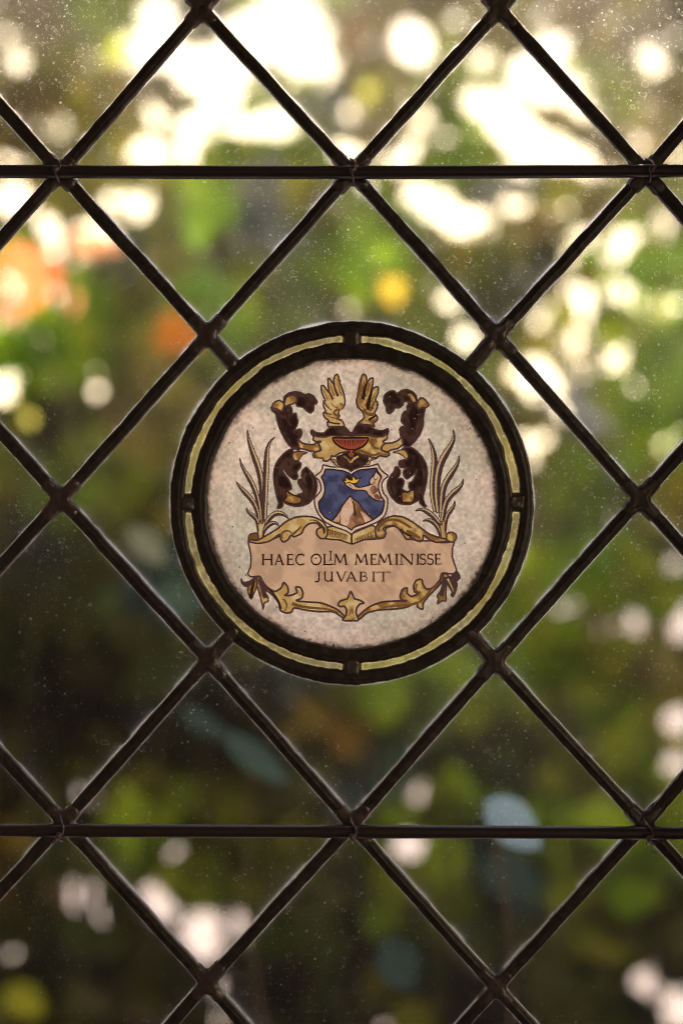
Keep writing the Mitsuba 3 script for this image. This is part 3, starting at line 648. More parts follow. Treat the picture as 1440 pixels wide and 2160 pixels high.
cr = spl(CS([(588, 372), (640, 388), (640, 328), (690, 375), (738, 380), (750, 308), (792, 370), (862, 343), (805, 430), (740, 432), (690, 415), (640, 427)]), 0.1)
outlined('shield', 'm_yellow', cr, 2.4, 'm_ink')
lay('shield', 'm_ink', spl(CS([(640, 300), (690, 310), (720, 335), (735, 370), (690, 365), (650, 330)]), 0.2))
# --- the motto: letters as brush strokes with serifs
SER = 0.13


def glyph(ch):
    """(width, [(points, thickness)]) for capitals of height 1"""
    k, t = 0.125, 0.075

    def stem(x, w=k, y0=0.0, y1=1.0, s0=True, s1=True, sl=0.0):
        o = [([(x, y0), (x + sl, y1)], w)]
        if s0:
            o.append(([(x - SER, y0 + 0.025), (x + SER, y0 + 0.025)], 0.05))
        if s1:
            o.append(([(x + sl - SER, y1 - 0.025), (x + sl + SER, y1 - 0.025)], 0.05))
        return o

    def arc(cx, cy, rx, ry, a0, a1, n=20):
        a = np.radians(np.linspace(a0, a1, n))
        return [(cx + rx * math.cos(u), cy + ry * math.sin(u)) for u in a]
    if ch == 'H':
        return 0.92, stem(0.14) + stem(0.80) + [([(0.14, 0.52), (0.80, 0.52)], t)]
    if ch == 'A':
        return 0.92, [([(0.10, 0.0), (0.44, 1.0)], t), ([(0.42, 1.0), (0.80, 0.0)], k), ([(0.22, 0.34), (0.66, 0.34)], t), ([(0.0, 0.025), (0.22, 0.025)], 0.05), ([(0.66, 0.025), (0.94, 0.025)], 0.05)]
    if ch == 'E':
        return 0.64, stem(0.14, s0=False, s1=False) + [([(0.04, 0.96), (0.55, 0.96)], t), ([(0.14, 0.53), (0.47, 0.53)], t), ([(0.04, 0.04), (0.60, 0.04)], t), ([(0.55, 0.98), (0.55, 0.84)], 0.05), ([(0.59, 0.02), (0.61, 0.18)], 0.05), ([(0.47, 0.45), (0.47, 0.61)], 0.045)]
    if ch == 'C':
        return 0.84, [(arc(0.48, 0.5, 0.42, 0.49, 48, 312, 28), 0.10), ([(0.77, 0.98), (0.76, 0.80)], 0.05), ([(0.77, 0.02), (0.78, 0.16)], 0.04)]
    if ch == 'O':
        return 1.02, [(arc(0.48, 0.5, 0.44, 0.48, 0, 360, 40), 0.10), ([(0.36, 0.62), (0.54, 0.63)], 0.09)]
    if ch == 'L':
        return 0.60, stem(0.14, s0=False) + [([(0.04, 0.04), (0.72, 0.04)], t), ([(0.72, 0.02), (0.74, 0.22)], 0.05)]
    if ch == 'i':
        return 0.20, stem(-0.02, 0.10, 0.40, 1.28)
    if ch == 'I':
        return 0.34, stem(0.16)
    if ch == 'M':
        return 1.16, [([(0.12, 0.0), (0.22, 1.0)], t), ([(0.20, 1.0), (0.54, 0.18)], k), ([(0.54, 0.18), (0.86, 1.0)], t), ([(0.86, 1.0), (1.00, 0.0)], k), ([(0.0, 0.025), (0.24, 0.025)], 0.05), ([(0.88, 0.025), (1.14, 0.025)], 0.05), ([(0.10, 0.975), (0.26, 0.975)], 0.05), ([(0.82, 0.975), (0.98, 0.975)], 0.05)]
    if ch == 'N':
        return 1.02, [([(0.16, 0.0), (0.16, 1.0)], t), ([(0.14, 1.0), (0.84, 0.0)], k), ([(0.84, 0.0), (0.84, 1.0)], t), ([(0.03, 0.025), (0.29, 0.025)], 0.05), ([(0.0, 0.975), (0.20, 0.975)], 0.05), ([(0.72, 0.975), (0.98, 0.975)], 0.05)]
    if ch == 'S':
        return 0.62, [(arc(0.29, 0.73, 0.22, 0.235, 35, 235, 14) + arc(0.28, 0.27, 0.25, 0.25, 60, -145, 14), 0.095), ([(0.49, 0.97), (0.48, 0.78)], 0.05), ([(0.06, 0.03), (0.05, 0.22)], 0.05)]
    if ch == 'J':
        return 0.52, [([(0.30, 1.0), (0.30, 0.12), (0.24, 0.0), (0.08, -0.04), (-0.02, 0.02)], 0.11), ([(0.14, 0.975), (0.46, 0.975)], 0.05)]
    if ch == 'U':
        return 0.96, [([(0.16, 1.0), (0.16, 0.32), (0.22, 0.10), (0.42, 0.02), (0.62, 0.08), (0.74, 0.26)], 0.10), ([(0.76, 1.0), (0.76, 0.0)], k), ([(0.02, 0.975), (0.30, 0.975)], 0.05), ([(0.62, 0.975), (0.88, 0.975)], 0.05), ([(0.72, 0.025), (0.90, 0.025)], 0.05)]
    if ch == 'V':
        return 0.94, [([(0.10, 1.0), (0.46, 0.0)], k), ([(0.46, 0.0), (0.80, 1.0)], t), ([(-0.02, 0.975), (0.24, 0.975)], 0.05), ([(0.68, 0.975), (0.92, 0.975)], 0.05)]
    if ch == 'B':
        return 0.72, stem(0.14, s0=False, s1=False) + [([(0.04, 0.96), (0.34, 0.96)] + arc(0.34, 0.75, 0.20, 0.21, 80, -90, 12) + [(0.14, 0.54)], 0.075), ([(0.34, 0.53)] + arc(0.36, 0.29, 0.25, 0.25, 85, -90, 12) + [(0.04, 0.035)], 0.085)]
    if ch == 'T':
        return 0.92, stem(0.44, s1=False) + [([(0.02, 0.955), (0.88, 0.97)], t), ([(0.02, 0.97), (0.0, 0.80)], 0.05), ([(0.88, 0.99), (0.93, 0.84)], 0.05)]
    return 0.4, []


def write(spots):
    out = []
    for ch, x, y, h, sx in spots:                  # left edge and baseline in pixels, cap height, width of the letter
        w, st = glyph(ch)
        k = sx / w
        for pts, th in st:
            q = LineString([P(x + a * k, y - b * h) for a, b in pts]).buffer(th * 1.28 * h * S / 2, cap_style='flat', join_style='round')
            out.append(q)
    return unary_union(out)


def c4(x):
    return 480 + x / 5.143


def c5(x):
    return 720 + x / 5.143


row1 = [('H', c4(366), 128), ('A', c4(506), 110), ('E', c4(637), 82), ('C', c4(735), 100), ('O', c4(903), 122), ('L', c4(1030), 88), ('i', c4(1120), 30), ('M', c4(1142), 168), ('M', c5(138), 162), ('E', c5(308), 80), ('M', c5(385), 172), ('I', c5(572), 54), ('N', c5(622), 175), ('I', c5(802), 54), ('S', c5(845), 78), ('S', c5(926), 80), ('E', c5(1005), 78)]
row2 = [('J', c4(948), 74), ('U', c4(1035), 120), ('V', c4(1172), 125), ('A', c4(1277), 130), ('B', c5(190), 100), ('I', c5(322), 54), ('T', c5(385), 145)]
n1 = len(row1)
spots = [(ch, x, 960 + (1193 - 6 * i / n1) / 5.143, 118 / 5.143, w / 5.143) for i, (ch, x, w) in enumerate(row1)] + [(ch, x, 960 + 1371 / 5.143, 106 / 5.143, w / 5.143) for ch, x, w in row2]
motto = write(spots)
lay('motto', 'm_ink', motto)

# the enamel fields do not overlap on the glass: each keeps what later ones leave free
rdisc = Point(*C).buffer(R_IN + 6 * S, 96)
above, final = None, {}
for part, mat, g in reversed(layers):
    g = g.intersection(rdisc)
    vis = g if above is None else g.difference(above)
    above = g if above is None else above.union(g)
    final.setdefault((part, mat), []).append(vis)
FINE = {'m_gold', 'm_gold_pale', 'm_black', 'm_blue', 'm_peach', 'm_pink', 'm_rock'}
base = rdisc.difference(above)
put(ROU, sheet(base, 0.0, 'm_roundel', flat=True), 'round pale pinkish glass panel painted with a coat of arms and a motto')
WHAT = {'banner': 'peach banner carrying the motto', 'motto': 'dark lettering reading HAEC OLIM MEMINISSE JUVABIT', 'shield': 'blue shield with a hand holding a crown above a rock', 'red_bowl': 'red fluted bowl on the front of the helm',
        'left_wing': 'pale gold wing on the left of the crest', 'right_wing': 'brown gold wing on the right of the crest', 'helm': 'gold and black helm above the shield', 'left_mantling': 'black and gold leafy mantling left of the shield',
        'right_mantling': 'black and gold leafy mantling right of the shield', 'left_reeds': 'reeds at the left end of the banner', 'right_reeds': 'reeds at the right end of the banner', 'fleuron': 'gold fleur at the bottom middle of the banner',
        'gilt_crest_rail': 'ribbed gold rail under the shield'}
KIND = {'left_wing': 'wing', 'right_wing': 'wing', 'left_mantling': 'mantling', 'right_mantling': 'mantling', 'left_reeds': 'reeds', 'right_reeds': 'reeds', 'left_acanthus': 'acanthus_leaf', 'right_acanthus': 'acanthus_leaf',
        'left_scrolling_branch': 'scrolling_branch', 'right_scrolling_branch': 'scrolling_branch', 'left_ribbon': 'ribbon', 'right_ribbon': 'ribbon'}
# every part is one sub-part; its colours are separate sheets under digits-only keys
part_key = {}
for (part, mat), gs in final.items():
    g = unary_union(gs)
    sh = sheet(g, 0.0, mat, 0.0014, flat=False) if mat in FINE else sheet(g, 0.0, mat)
    if sh is None:
        continue
    if part not in part_key:
        part_key[part] = put(ROU + '__' + KIND.get(part, part), sh, WHAT.get(part))
    else:
        k = sum(1 for q in scene if q.startswith(part_key[part] + '__')) + 1
        scene[f'{part_key[part]}__{k:03d}'] = sh

# ------------------------------------------------------------------ wall, frame and the dim room behind the camera
scene['m_plaster'] = {'type': 'twosided', 'b': {'type': 'diffuse', 'reflectance': rgb(0.42, 0.38, 0.36)}}
scene['m_oak'] = {'type': 'twosided', 'b': {'type': 'principled', 'base_color': rgb(0.06, 0.035, 0.022), 'roughness': 0.5}}


def bx(a, b, bsdf):
    m = trimesh.creation.box(extents=np.subtract(b, a)); m.apply_translation((np.add(a, b)) / 2)
    return m


def boxes(bs, bsdf):
    return mikit.ply(trimesh.util.concatenate([bx(a, b, None) for a, b in bs]), bsdf)


fw = 0.035
labels['window_frame'] = {'label': 'dark oak frame holding the leaded window', 'category': 'window frame'}
put('window_frame', boxes([((x0 - fw, -0.03, z0 - fw), (x0 - 0.0003, 0.03, z1 + fw)), ((x1 + 0.0003, -0.03, z0 - fw), (x1 + fw, 0.03, z1 + fw)), ((x0 - 0.0003, -0.03, z1 + 0.0003), (x1 + 0.0003, 0.03, z1 + fw)), ((x0 - 0.0003, -0.03, z0 - fw), (x1 + 0.0003, 0.03, z0 - 0.0003))], 'm_oak'))
ox0, ox1, oz0, oz1 = x0 - fw, x1 + fw, z0 - fw, z1 + fw
put('house_wall', boxes([((-2.2, -0.12, -0.2), (ox0, 0.13, 3.0)), ((ox1, -0.12, -0.2), (2.2, 0.13, 3.0)), ((ox0, -0.12, oz1), (ox1, 0.13, 3.0)), ((ox0, -0.12, -0.2), (ox1, 0.13, oz0))], 'm_plaster'), kind='structure')
put('room_walls', boxes([((-2.2, -3.4, 0.0), (-2.05, -0.12, 2.6)), ((2.05, -3.4, 0.0), (2.2, -0.12, 0.5)), ((2.05, -3.4, 2.4), (2.2, -0.12, 2.6)), ((2.05, -3.4, 0.5), (2.2, -2.8, 2.4)), ((2.05, -0.6, 0.5), (2.2, -0.12, 2.4)), ((-2.2, -3.55, 0.0), (2.2, -3.4, 2.6))], 'm_plaster'), kind='structure')  # wide side opening, out of view, added to let daylight onto the leads
put('room_floor', boxes([((-2.2, -3.55, -0.15), (2.2, -0.12, -0.004))], 'm_oak'), kind='structure')
put('room_ceiling', boxes([((-2.2, -3.55, 2.6), (2.2, -0.12, 2.75))], 'm_plaster'), kind='structure')

# ------------------------------------------------------------------ the garden


def gravel(p, n, uv):
    f = fbm(p.x * 3, p.y * 3, 0.0, 4)
    return mix((0.66, 0.62, 0.66), (0.50, 0.47, 0.50), f) * (0.8 + 0.4 * noise(p.x * 60, p.y * 60))


def lawn(p, n, uv):
    return mix((0.05, 0.085, 0.02), (0.12, 0.12, 0.04), fbm(p.x * 2, p.y * 2, 5.0, 4))


scene['m_gravel'] = {'type': 'twosided', 'b': {'type': 'diffuse', 'reflectance': mikit.proc(gravel)}}
g = 300.0
put('ground', mikit.ply((np.array([[-g, 0.13, -0.2], [g, 0.13, -0.2], [g, 2 * g, -0.2], [-g, 2 * g, -0.2.__float__()]]), np.array([[0, 1, 2], [0, 2, 3]])), 'm_gravel'), kind='structure')
scene['m_bark'] = {'type': 'twosided', 'b': {'type': 'diffuse', 'reflectance': rgb(0.07, 0.05, 0.035)}}
scene['m_leaf'] = {'type': 'principledthin', 'base_color': {'type': 'mesh_attribute', 'name': 'vertex_color'}, 'roughness': 0.45, 'spec_trans': 0.0, 'diff_trans': 1.4, 'eta': 1.4}

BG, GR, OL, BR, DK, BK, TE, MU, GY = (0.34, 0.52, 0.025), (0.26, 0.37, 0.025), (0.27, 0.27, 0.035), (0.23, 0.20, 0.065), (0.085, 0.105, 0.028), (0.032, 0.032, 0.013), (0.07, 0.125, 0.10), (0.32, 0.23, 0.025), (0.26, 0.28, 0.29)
# clumps of foliage: where (in pixels of the window seen from the camera's side), colour, distance beyond the window, plant
CL = [(100, 100, OL, 2.6, 0), (90, 200, BR, 2.6, 0), (200, 260, OL, 2.6, 0), (40, 20, BR, 2.5, 0), (380, 190, DK, 2.5, 0), (470, 330, GR, 2.6, 0), (40, 280, BR, 2.6, 0), (150, 20, GR, 2.6, 0), (-150, 100, OL, 2.6, 0), (180, 330, OL, 2.5, 0),
      (640, 320, GR, 2.6, 1), (710, 220, GY, 2.7, 1), (640, 140, GR, 2.6, 1), (760, 60, BR, 2.6, 1), (740, 130, BR, 2.6, 1), (800, 250, OL, 2.6, 1), (960, 140, GR, 2.5, 1), (990, 80, OL, 2.6, 1), (920, 340, GR, 2.5, 1), (700, 10, GR, 2.6, 1), (830, 300, BR, 2.6, 1),
      (1120, 60, OL, 2.6, 2), (1290, 180, GR, 2.6, 2), (1340, 230, BR, 2.6, 2), (1410, 60, DK, 2.6, 2), (1300, 40, OL, 2.7, 2), (1020, 320, GR, 2.5, 2), (1170, 250, OL, 2.5, 2), (1430, 230, OL, 2.6, 2), (1600, 200, GR, 2.6, 2), (1220, 20, BR, 2.6, 2),
      (440, 450, BG, 2.1, 3), (560, 480, GY, 2.3, 3), (450, 530, BR, 2.3, 3), (430, 590, BG, 2.1, 3), (560, 580, OL, 2.2, 3), (260, 560, DK, 2.3, 3), (200, 650, GR, 2.2, 3), (660, 460, OL, 2.3, 3), (640, 600, GR, 2.2, 3), (330, 620, OL, 2.2, 3), (340, 470, OL, 2.3, 3),
      (770, 560, BG, 2.1, 4), (1040, 520, OL, 2.3, 4), (1060, 590, DK, 2.3, 4), (1110, 460, BR, 2.4, 4), (900, 560, OL, 2.3, 4), (800, 480, GR, 2.2, 4), (880, 650, GR, 2.2, 4), (1080, 400, GY, 2.4, 4), (720, 650, BR, 2.2, 4),
      (60, 720, BG, 2.0, 5), (150, 740, GR, 2.0, 5), (230, 860, BR, 2.0, 5), (120, 1000, GR, 2.0, 5), (20, 1010, OL, 2.0, 5), (260, 980, GR, 2.0, 5), (250, 1080, OL, 2.0, 5), (320, 900, OL, 2.0, 5), (180, 1150, GR, 2.0, 5), (230, 1210, MU, 2.0, 5), (60, 1160, DK, 2.0, 5), (300, 800, OL, 2.0, 5), (100, 900, DK, 2.0, 5), (-150, 900, OL, 2.0, 5),
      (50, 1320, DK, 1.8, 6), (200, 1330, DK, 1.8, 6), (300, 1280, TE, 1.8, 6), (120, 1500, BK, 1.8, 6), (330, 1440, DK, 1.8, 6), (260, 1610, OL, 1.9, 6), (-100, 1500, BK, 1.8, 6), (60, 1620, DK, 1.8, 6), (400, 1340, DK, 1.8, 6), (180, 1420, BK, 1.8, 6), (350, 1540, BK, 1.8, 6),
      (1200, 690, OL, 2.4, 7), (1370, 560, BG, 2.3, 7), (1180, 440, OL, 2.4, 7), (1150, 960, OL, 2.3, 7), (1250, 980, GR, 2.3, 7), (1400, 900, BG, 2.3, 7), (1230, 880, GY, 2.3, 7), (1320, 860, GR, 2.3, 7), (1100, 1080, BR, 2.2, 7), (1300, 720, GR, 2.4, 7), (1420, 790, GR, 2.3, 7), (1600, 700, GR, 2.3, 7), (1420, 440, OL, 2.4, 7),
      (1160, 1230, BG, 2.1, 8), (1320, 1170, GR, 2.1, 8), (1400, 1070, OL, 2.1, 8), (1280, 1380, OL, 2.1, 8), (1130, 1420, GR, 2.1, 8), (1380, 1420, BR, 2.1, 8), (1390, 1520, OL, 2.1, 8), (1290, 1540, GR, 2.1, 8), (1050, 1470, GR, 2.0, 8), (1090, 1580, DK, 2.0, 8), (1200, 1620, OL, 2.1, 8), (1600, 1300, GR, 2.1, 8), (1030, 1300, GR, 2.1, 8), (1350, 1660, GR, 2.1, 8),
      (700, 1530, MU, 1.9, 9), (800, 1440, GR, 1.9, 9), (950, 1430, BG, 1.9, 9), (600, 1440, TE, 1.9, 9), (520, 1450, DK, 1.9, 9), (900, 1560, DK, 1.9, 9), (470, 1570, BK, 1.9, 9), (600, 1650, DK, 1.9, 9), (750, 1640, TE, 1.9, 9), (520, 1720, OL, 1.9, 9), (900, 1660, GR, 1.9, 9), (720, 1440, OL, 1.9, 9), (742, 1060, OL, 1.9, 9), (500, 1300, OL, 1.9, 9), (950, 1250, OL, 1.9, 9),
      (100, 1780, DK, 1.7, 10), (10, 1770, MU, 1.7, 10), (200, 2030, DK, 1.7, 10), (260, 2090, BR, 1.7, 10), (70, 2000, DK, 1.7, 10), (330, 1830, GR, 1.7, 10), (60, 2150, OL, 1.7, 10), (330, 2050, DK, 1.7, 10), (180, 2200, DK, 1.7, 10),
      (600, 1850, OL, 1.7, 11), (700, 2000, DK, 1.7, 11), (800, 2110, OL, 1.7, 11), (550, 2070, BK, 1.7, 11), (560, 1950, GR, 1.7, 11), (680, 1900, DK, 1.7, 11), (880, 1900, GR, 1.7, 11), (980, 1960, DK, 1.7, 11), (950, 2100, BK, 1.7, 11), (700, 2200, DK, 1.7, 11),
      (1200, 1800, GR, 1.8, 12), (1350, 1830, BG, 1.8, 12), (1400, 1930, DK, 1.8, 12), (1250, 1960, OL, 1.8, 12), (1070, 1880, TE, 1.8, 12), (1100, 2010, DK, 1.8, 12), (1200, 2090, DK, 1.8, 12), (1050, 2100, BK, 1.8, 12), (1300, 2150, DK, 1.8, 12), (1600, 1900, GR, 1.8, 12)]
# openings in the foliage, in the same measure: centre, half width, half height
HOLES = [(290, 105, 85, 40), (330, 45, 55, 45), (440, 150, 85, 60), (470, 200, 55, 38), (560, 75, 120, 65), (640, 110, 65, 60), (690, 150, 28, 30), (600, 30, 90, 35), (350, 112, 60, 26), (500, 120, 60, 50),
         (575, 262, 55, 30), (505, 265, 60, 20), (430, 240, 30, 18), (315, 322, 55, 35), (385, 348, 30, 20), (325, 240, 14, 14), (390, 268, 36, 13), (400, 300, 14, 12),
         (870, 90, 58, 50), (885, 120, 30, 25), (780, 195, 28, 28), (830, 612, 36, 34), (848, 215, 17, 15), (895, 250, 30, 15), (945, 280, 33, 17), (1110, 155, 45, 45), (1165, 105, 52, 38), (1190, 190, 42, 42), (1228, 230, 22, 22), (1150, 180, 60, 45),
         (1275, 95, 32, 33), (1380, 135, 22, 30), (1050, 230, 62, 32), (1000, 220, 25, 20), (1085, 275, 65, 32), (1130, 305, 85, 33), (1200, 335, 85, 22), (1255, 358, 50, 14), (1372, 285, 26, 32), (860, 345, 34, 13), (740, 325, 40, 15),
         (920, 435, 58, 36), (970, 470, 56, 28), (1008, 465, 20, 14), (880, 408, 42, 20), (1110, 430, 28, 18), (940, 620, 22, 30), (1165, 490, 17, 14), (1320, 505, 26, 19), (1215, 545, 28, 26), (1235, 640, 40, 40), (1205, 610, 28, 22), (1315, 615, 17, 30),
         (1225, 715, 20, 20), (1300, 760, 27, 27), (1390, 660, 16, 16), (1135, 680, 13, 16), (970, 710, 23, 17), (1165, 810, 25, 20), (1100, 800, 20, 16), (1105, 930, 11, 14), (1435, 520, 12, 35), (1430, 755, 15, 12), (1240, 760, 14, 10), (1130, 770, 20, 12),
         (20, 340, 26, 26), (30, 420, 42, 42), (8, 820, 18, 66), (235, 425, 20, 17), (290, 450, 10, 10), (110, 488, 11, 14), (190, 505, 44, 22), (60, 600, 30, 40), (110, 575, 24, 36), (30, 552, 24, 22), (145, 640, 12, 22), (20, 655, 20, 24), (55, 880, 28, 32),
         (205, 770, 12, 12), (205, 830, 10, 10), (1255, 1310, 16, 16), (1330, 1308, 14, 16), (1442, 1310, 16, 27), (1180, 1290, 11, 9), (1070, 1310, 11, 11), (1270, 1100, 17, 12), (1430, 1520, 18, 18), (1425, 1612, 17, 10), (180, 1670, 19, 14), (30, 1700, 9, 10),
         (150, 1882, 48, 16), (235, 1930, 32, 17), (320, 1890, 16, 14), (440, 1975, 40, 38), (495, 1950, 16, 16), (340, 1920, 20, 12), (380, 1800, 14, 15), (170, 1785, 10, 10), (865, 1785, 26, 16), (755, 1970, 15, 12), (1355, 2070, 14, 14), (1432, 2130, 26, 30), (475, 2080, 15, 15), (455, 2152, 24, 12), (60, 2135, 24, 16),
         (880, 1670, 13, 10), (1015, 1885, 10, 12), (1415, 1190, 12, 10), (610, 1480, 8, 8), (50, 1335, 8, 8), (30, 2010, 12, 12), (800, 2170, 12, 12)]
cl = np.array([(c[0], c[1]) for c in CL], float)
HOLES += [(a, b, 7 + (a * 7 + b) % 4, 7 + (a + b * 3) % 4) for a, b in ((1165, 480), (1150, 515), (1200, 575), (1235, 505), (1270, 620), (1262, 672), (1205, 668), (1335, 655), (1308, 585), (1342, 730), (1275, 795), (1262, 735), (1205, 735), (1085, 785), (1118, 832), (1150, 785), (1185, 842), (1145, 935), (1112, 965),
          (955, 690), (990, 722), (950, 650), (918, 605), (1075, 425), (1142, 432), (1295, 497), (1348, 500), (1300, 530), (1425, 640), (1350, 105), (1402, 150), (1378, 245), (1345, 310), (1300, 210), (1090, 372), (830, 345), (775, 395), (790, 330), (718, 312), (300, 432), (268, 420), (215, 442), (96, 470), (132, 520),
          (392, 325), (420, 275), (590, 240), (352, 235), (1400, 470), (1180, 395), (690, 60), (740, 240), (1010, 130), (1250, 150), (110, 180), (150, 170), (480, 430), (640, 430), (880, 300), (1420, 330), (1290, 30), (1140, 20), (30, 130), (20, 70), (760, 20), (960, 40))]
# the small ones are chinks, far smaller than the discs a lens makes of them
HOLES = [(a, b, c * f, d * f) for a, b, c, d in HOLES for f in [((7.5 + 0.16 * max(c, d)) / max(c, d) if max(c, d) < 36 else 0.60 if max(c, d) < 62 else 0.68) if b < 1050 and not (a < 215 and 500 < b < 660) else 1.3 if max(c, d) < 20 else 1.2]]
hol = np.array(HOLES, float)


def leaf_cloud(n_layers, y_off, seed, step_px, low=0):
    """leaves over the whole hedge: (base points, axes, colours, plant)"""
    r = np.random.default_rng(seed)
    out = []
    for layer in range(n_layers):
        gx, gy = np.meshgrid(np.arange(-420, 1860, step_px), np.arange(-900, 2560, step_px))
        px = gx.ravel() + r.uniform(-0.6, 0.6, gx.size) * step_px
        py = gy.ravel() + r.uniform(-0.6, 0.6, gx.size) * step_px
        d = np.linalg.norm(np.stack([px, py], 1)[:, None] + r.normal(0, 16, (px.size, 1, 2)) - cl[None], axis=2)
        k = d.argmin(1)
        y = np.array([CL[i][3] for i in k]) + y_off + r.uniform(-0.16, 0.16, px.size) + layer * 0.10
        m = (py > low) if layer >= 2 else np.ones(len(px), bool)
        out.append((px[m], py[m], y[m], k[m]))
    return [np.concatenate(a) for a in zip(*out)]


LEAF2 = np.array([(0, 0, 0), (0.3, 0.42, 0.05), (0.65, 0.36, 0.02), (1, 0, -0.12), (0.65, -0.36, 0.02), (0.3, -0.42, 0.05), (0.33, 0, 0), (0.66, 0, -0.03)])
LEAFF = np.array([(0, 6, 1), (1, 6, 7), (1, 7, 2), (2, 7, 3), (0, 5, 6), (5, 4, 7), (5, 7, 6), (4, 3, 7)])


def make_leaves(px, py, y, size, seed, face=0.75, check=True):
    r = np.random.default_rng(seed)
    n = len(px)
    k = (D + y) / D
    pos = np.stack([(px - 720) * S * k, y, Z0 + (1080 - py) * S * k], 1)
    ax = r.normal(0, 1, (n, 3)) * [1, 0.5, 0.8] + [0, 0, -0.5]
    ax /= np.linalg.norm(ax, axis=1, keepdims=True)
    nr = r.normal(0, 1, (n, 3)) * [0.6, 0.3, 0.6] + [0, -face, 0.35]
    nr -= (nr * ax).sum(1, keepdims=True) * ax
    nr /= np.linalg.norm(nr, axis=1, keepdims=True)
    sd = np.cross(nr, ax)
    L = size * r.uniform(0.75, 1.3, n)
    W = L * r.uniform(0.75, 1.05, n)
    V = pos[:, None] + L[:, None, None] * (LEAF2[None, :, :1] - 0.5) * ax[:, None] + W[:, None, None] * LEAF2[None, :, 1:2] * sd[:, None] + L[:, None, None] * LEAF2[None, :, 2:] * nr[:, None]
    keep = np.ones(n, bool)
    if check:                                          # no leaf hangs in an opening of the foliage
        q = D / (D + V[..., 1])
        u, v = V[..., 0] * q / S + 720, 1080 - (V[..., 2] - Z0) * q / S
        for cx, cy, rx, ry in HOLES:
            for a in range(8):
                keep &= ((u[:, a] - cx) / rx) ** 2 + ((v[:, a] - cy) / ry) ** 2 > 1
            for a, b in ((6, 7), (1, 2), (4, 5), (0, 6), (7, 3)):
                keep &= (((u[:, a] + u[:, b]) / 2 - cx) / rx) ** 2 + (((v[:, a] + v[:, b]) / 2 - cy) / ry) ** 2 > 1
    return V, keep


def leaf_shape(V, col, bsdf='m_leaf'):
    n = len(V)
    F = (LEAFF[None] + (np.arange(n) * 8)[:, None, None]).reshape(-1, 3)
    return mikit.ply((V.reshape(-1, 3), F), bsdf, smooth=True, color=np.repeat(np.clip(col, 0.004, 0.95), 8, 0))


PLANTS = ['olive and brown leaved tree above the orange shrub, fewest sky gaps of the three trees', 'tree above the gold wings with one round and one broad sky gap', 'tree with ragged diagonal sky gaps over the cream spotted shrub',
          'bright green shrub between the orange leaves and the lead ring', 'green and bronze shrub whose leaves show just over the top of the round panel', 'green and brown shrub beside the left rim of the round panel, under the orange leaves', 'darkest brown shrub, nearly black, between the green one and the lower iron bar',
          'light green shrub riddled with many cream coloured spots of light, beside the round panel', 'green shrub with a row of round cream spots, under the spotted light green shrub', 'dark shrub with a mustard patch directly beneath the round panel',
          'dark shrub with the brightest lilac white ground showing through, beneath the lower bar', 'dark olive shrub beneath the lower bar, under the mustard patched shrub', 'dark green shrub beneath the lower bar, behind the leaf with painted blue sheen']
names = ['garden_tree'] * 3 + ['garden_shrub'] * 10
px, py, y, k = leaf_cloud(4, 0.0, 11, 44, 1040)
V, keep = make_leaves(px, py, y, 0.090, 12)
px2, py2, y2, k2 = leaf_cloud(2, 0.25, 13, 26)      # smaller leaves that fill in round the openings
V2, keep2 = make_leaves(px2, py2, y2, 0.048, 14)
gx, gy = np.meshgrid(np.arange(-80, 1520, 13), np.arange(-80, 2240, 13))     # and the smallest, twig ends on their very rims
r3 = np.random.default_rng(15)
gx, gy = gx.ravel() + r3.uniform(-9, 9, gx.size), gy.ravel() + r3.uniform(-9, 9, gx.size)
near = (((gx[:, None] - hol[:, 0]) / (hol[:, 2] + 55)) ** 2 + ((gy[:, None] - hol[:, 1]) / (hol[:, 3] + 55)) ** 2 < 1).any(1)
px3, py3 = gx[near], gy[near]
k3 = np.linalg.norm(np.stack([px3, py3], 1)[:, None] - cl[None], axis=2).argmin(1)
y3 = np.array([CL[i][3] for i in k3]) + 0.3 + r3.uniform(-0.1, 0.1, len(k3))
V3, keep3 = make_leaves(px3, py3, y3, 0.026, 16)
V, k = np.concatenate([V[keep], V2[keep2], V3[keep3]]), np.concatenate([k[keep], k2[keep2], k3[keep3]])
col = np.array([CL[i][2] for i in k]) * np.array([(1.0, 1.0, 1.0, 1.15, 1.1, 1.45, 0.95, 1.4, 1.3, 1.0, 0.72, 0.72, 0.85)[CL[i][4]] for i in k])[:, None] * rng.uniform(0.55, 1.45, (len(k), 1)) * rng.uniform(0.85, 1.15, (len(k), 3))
plant = np.array([CL[i][4] for i in k])
root = {}
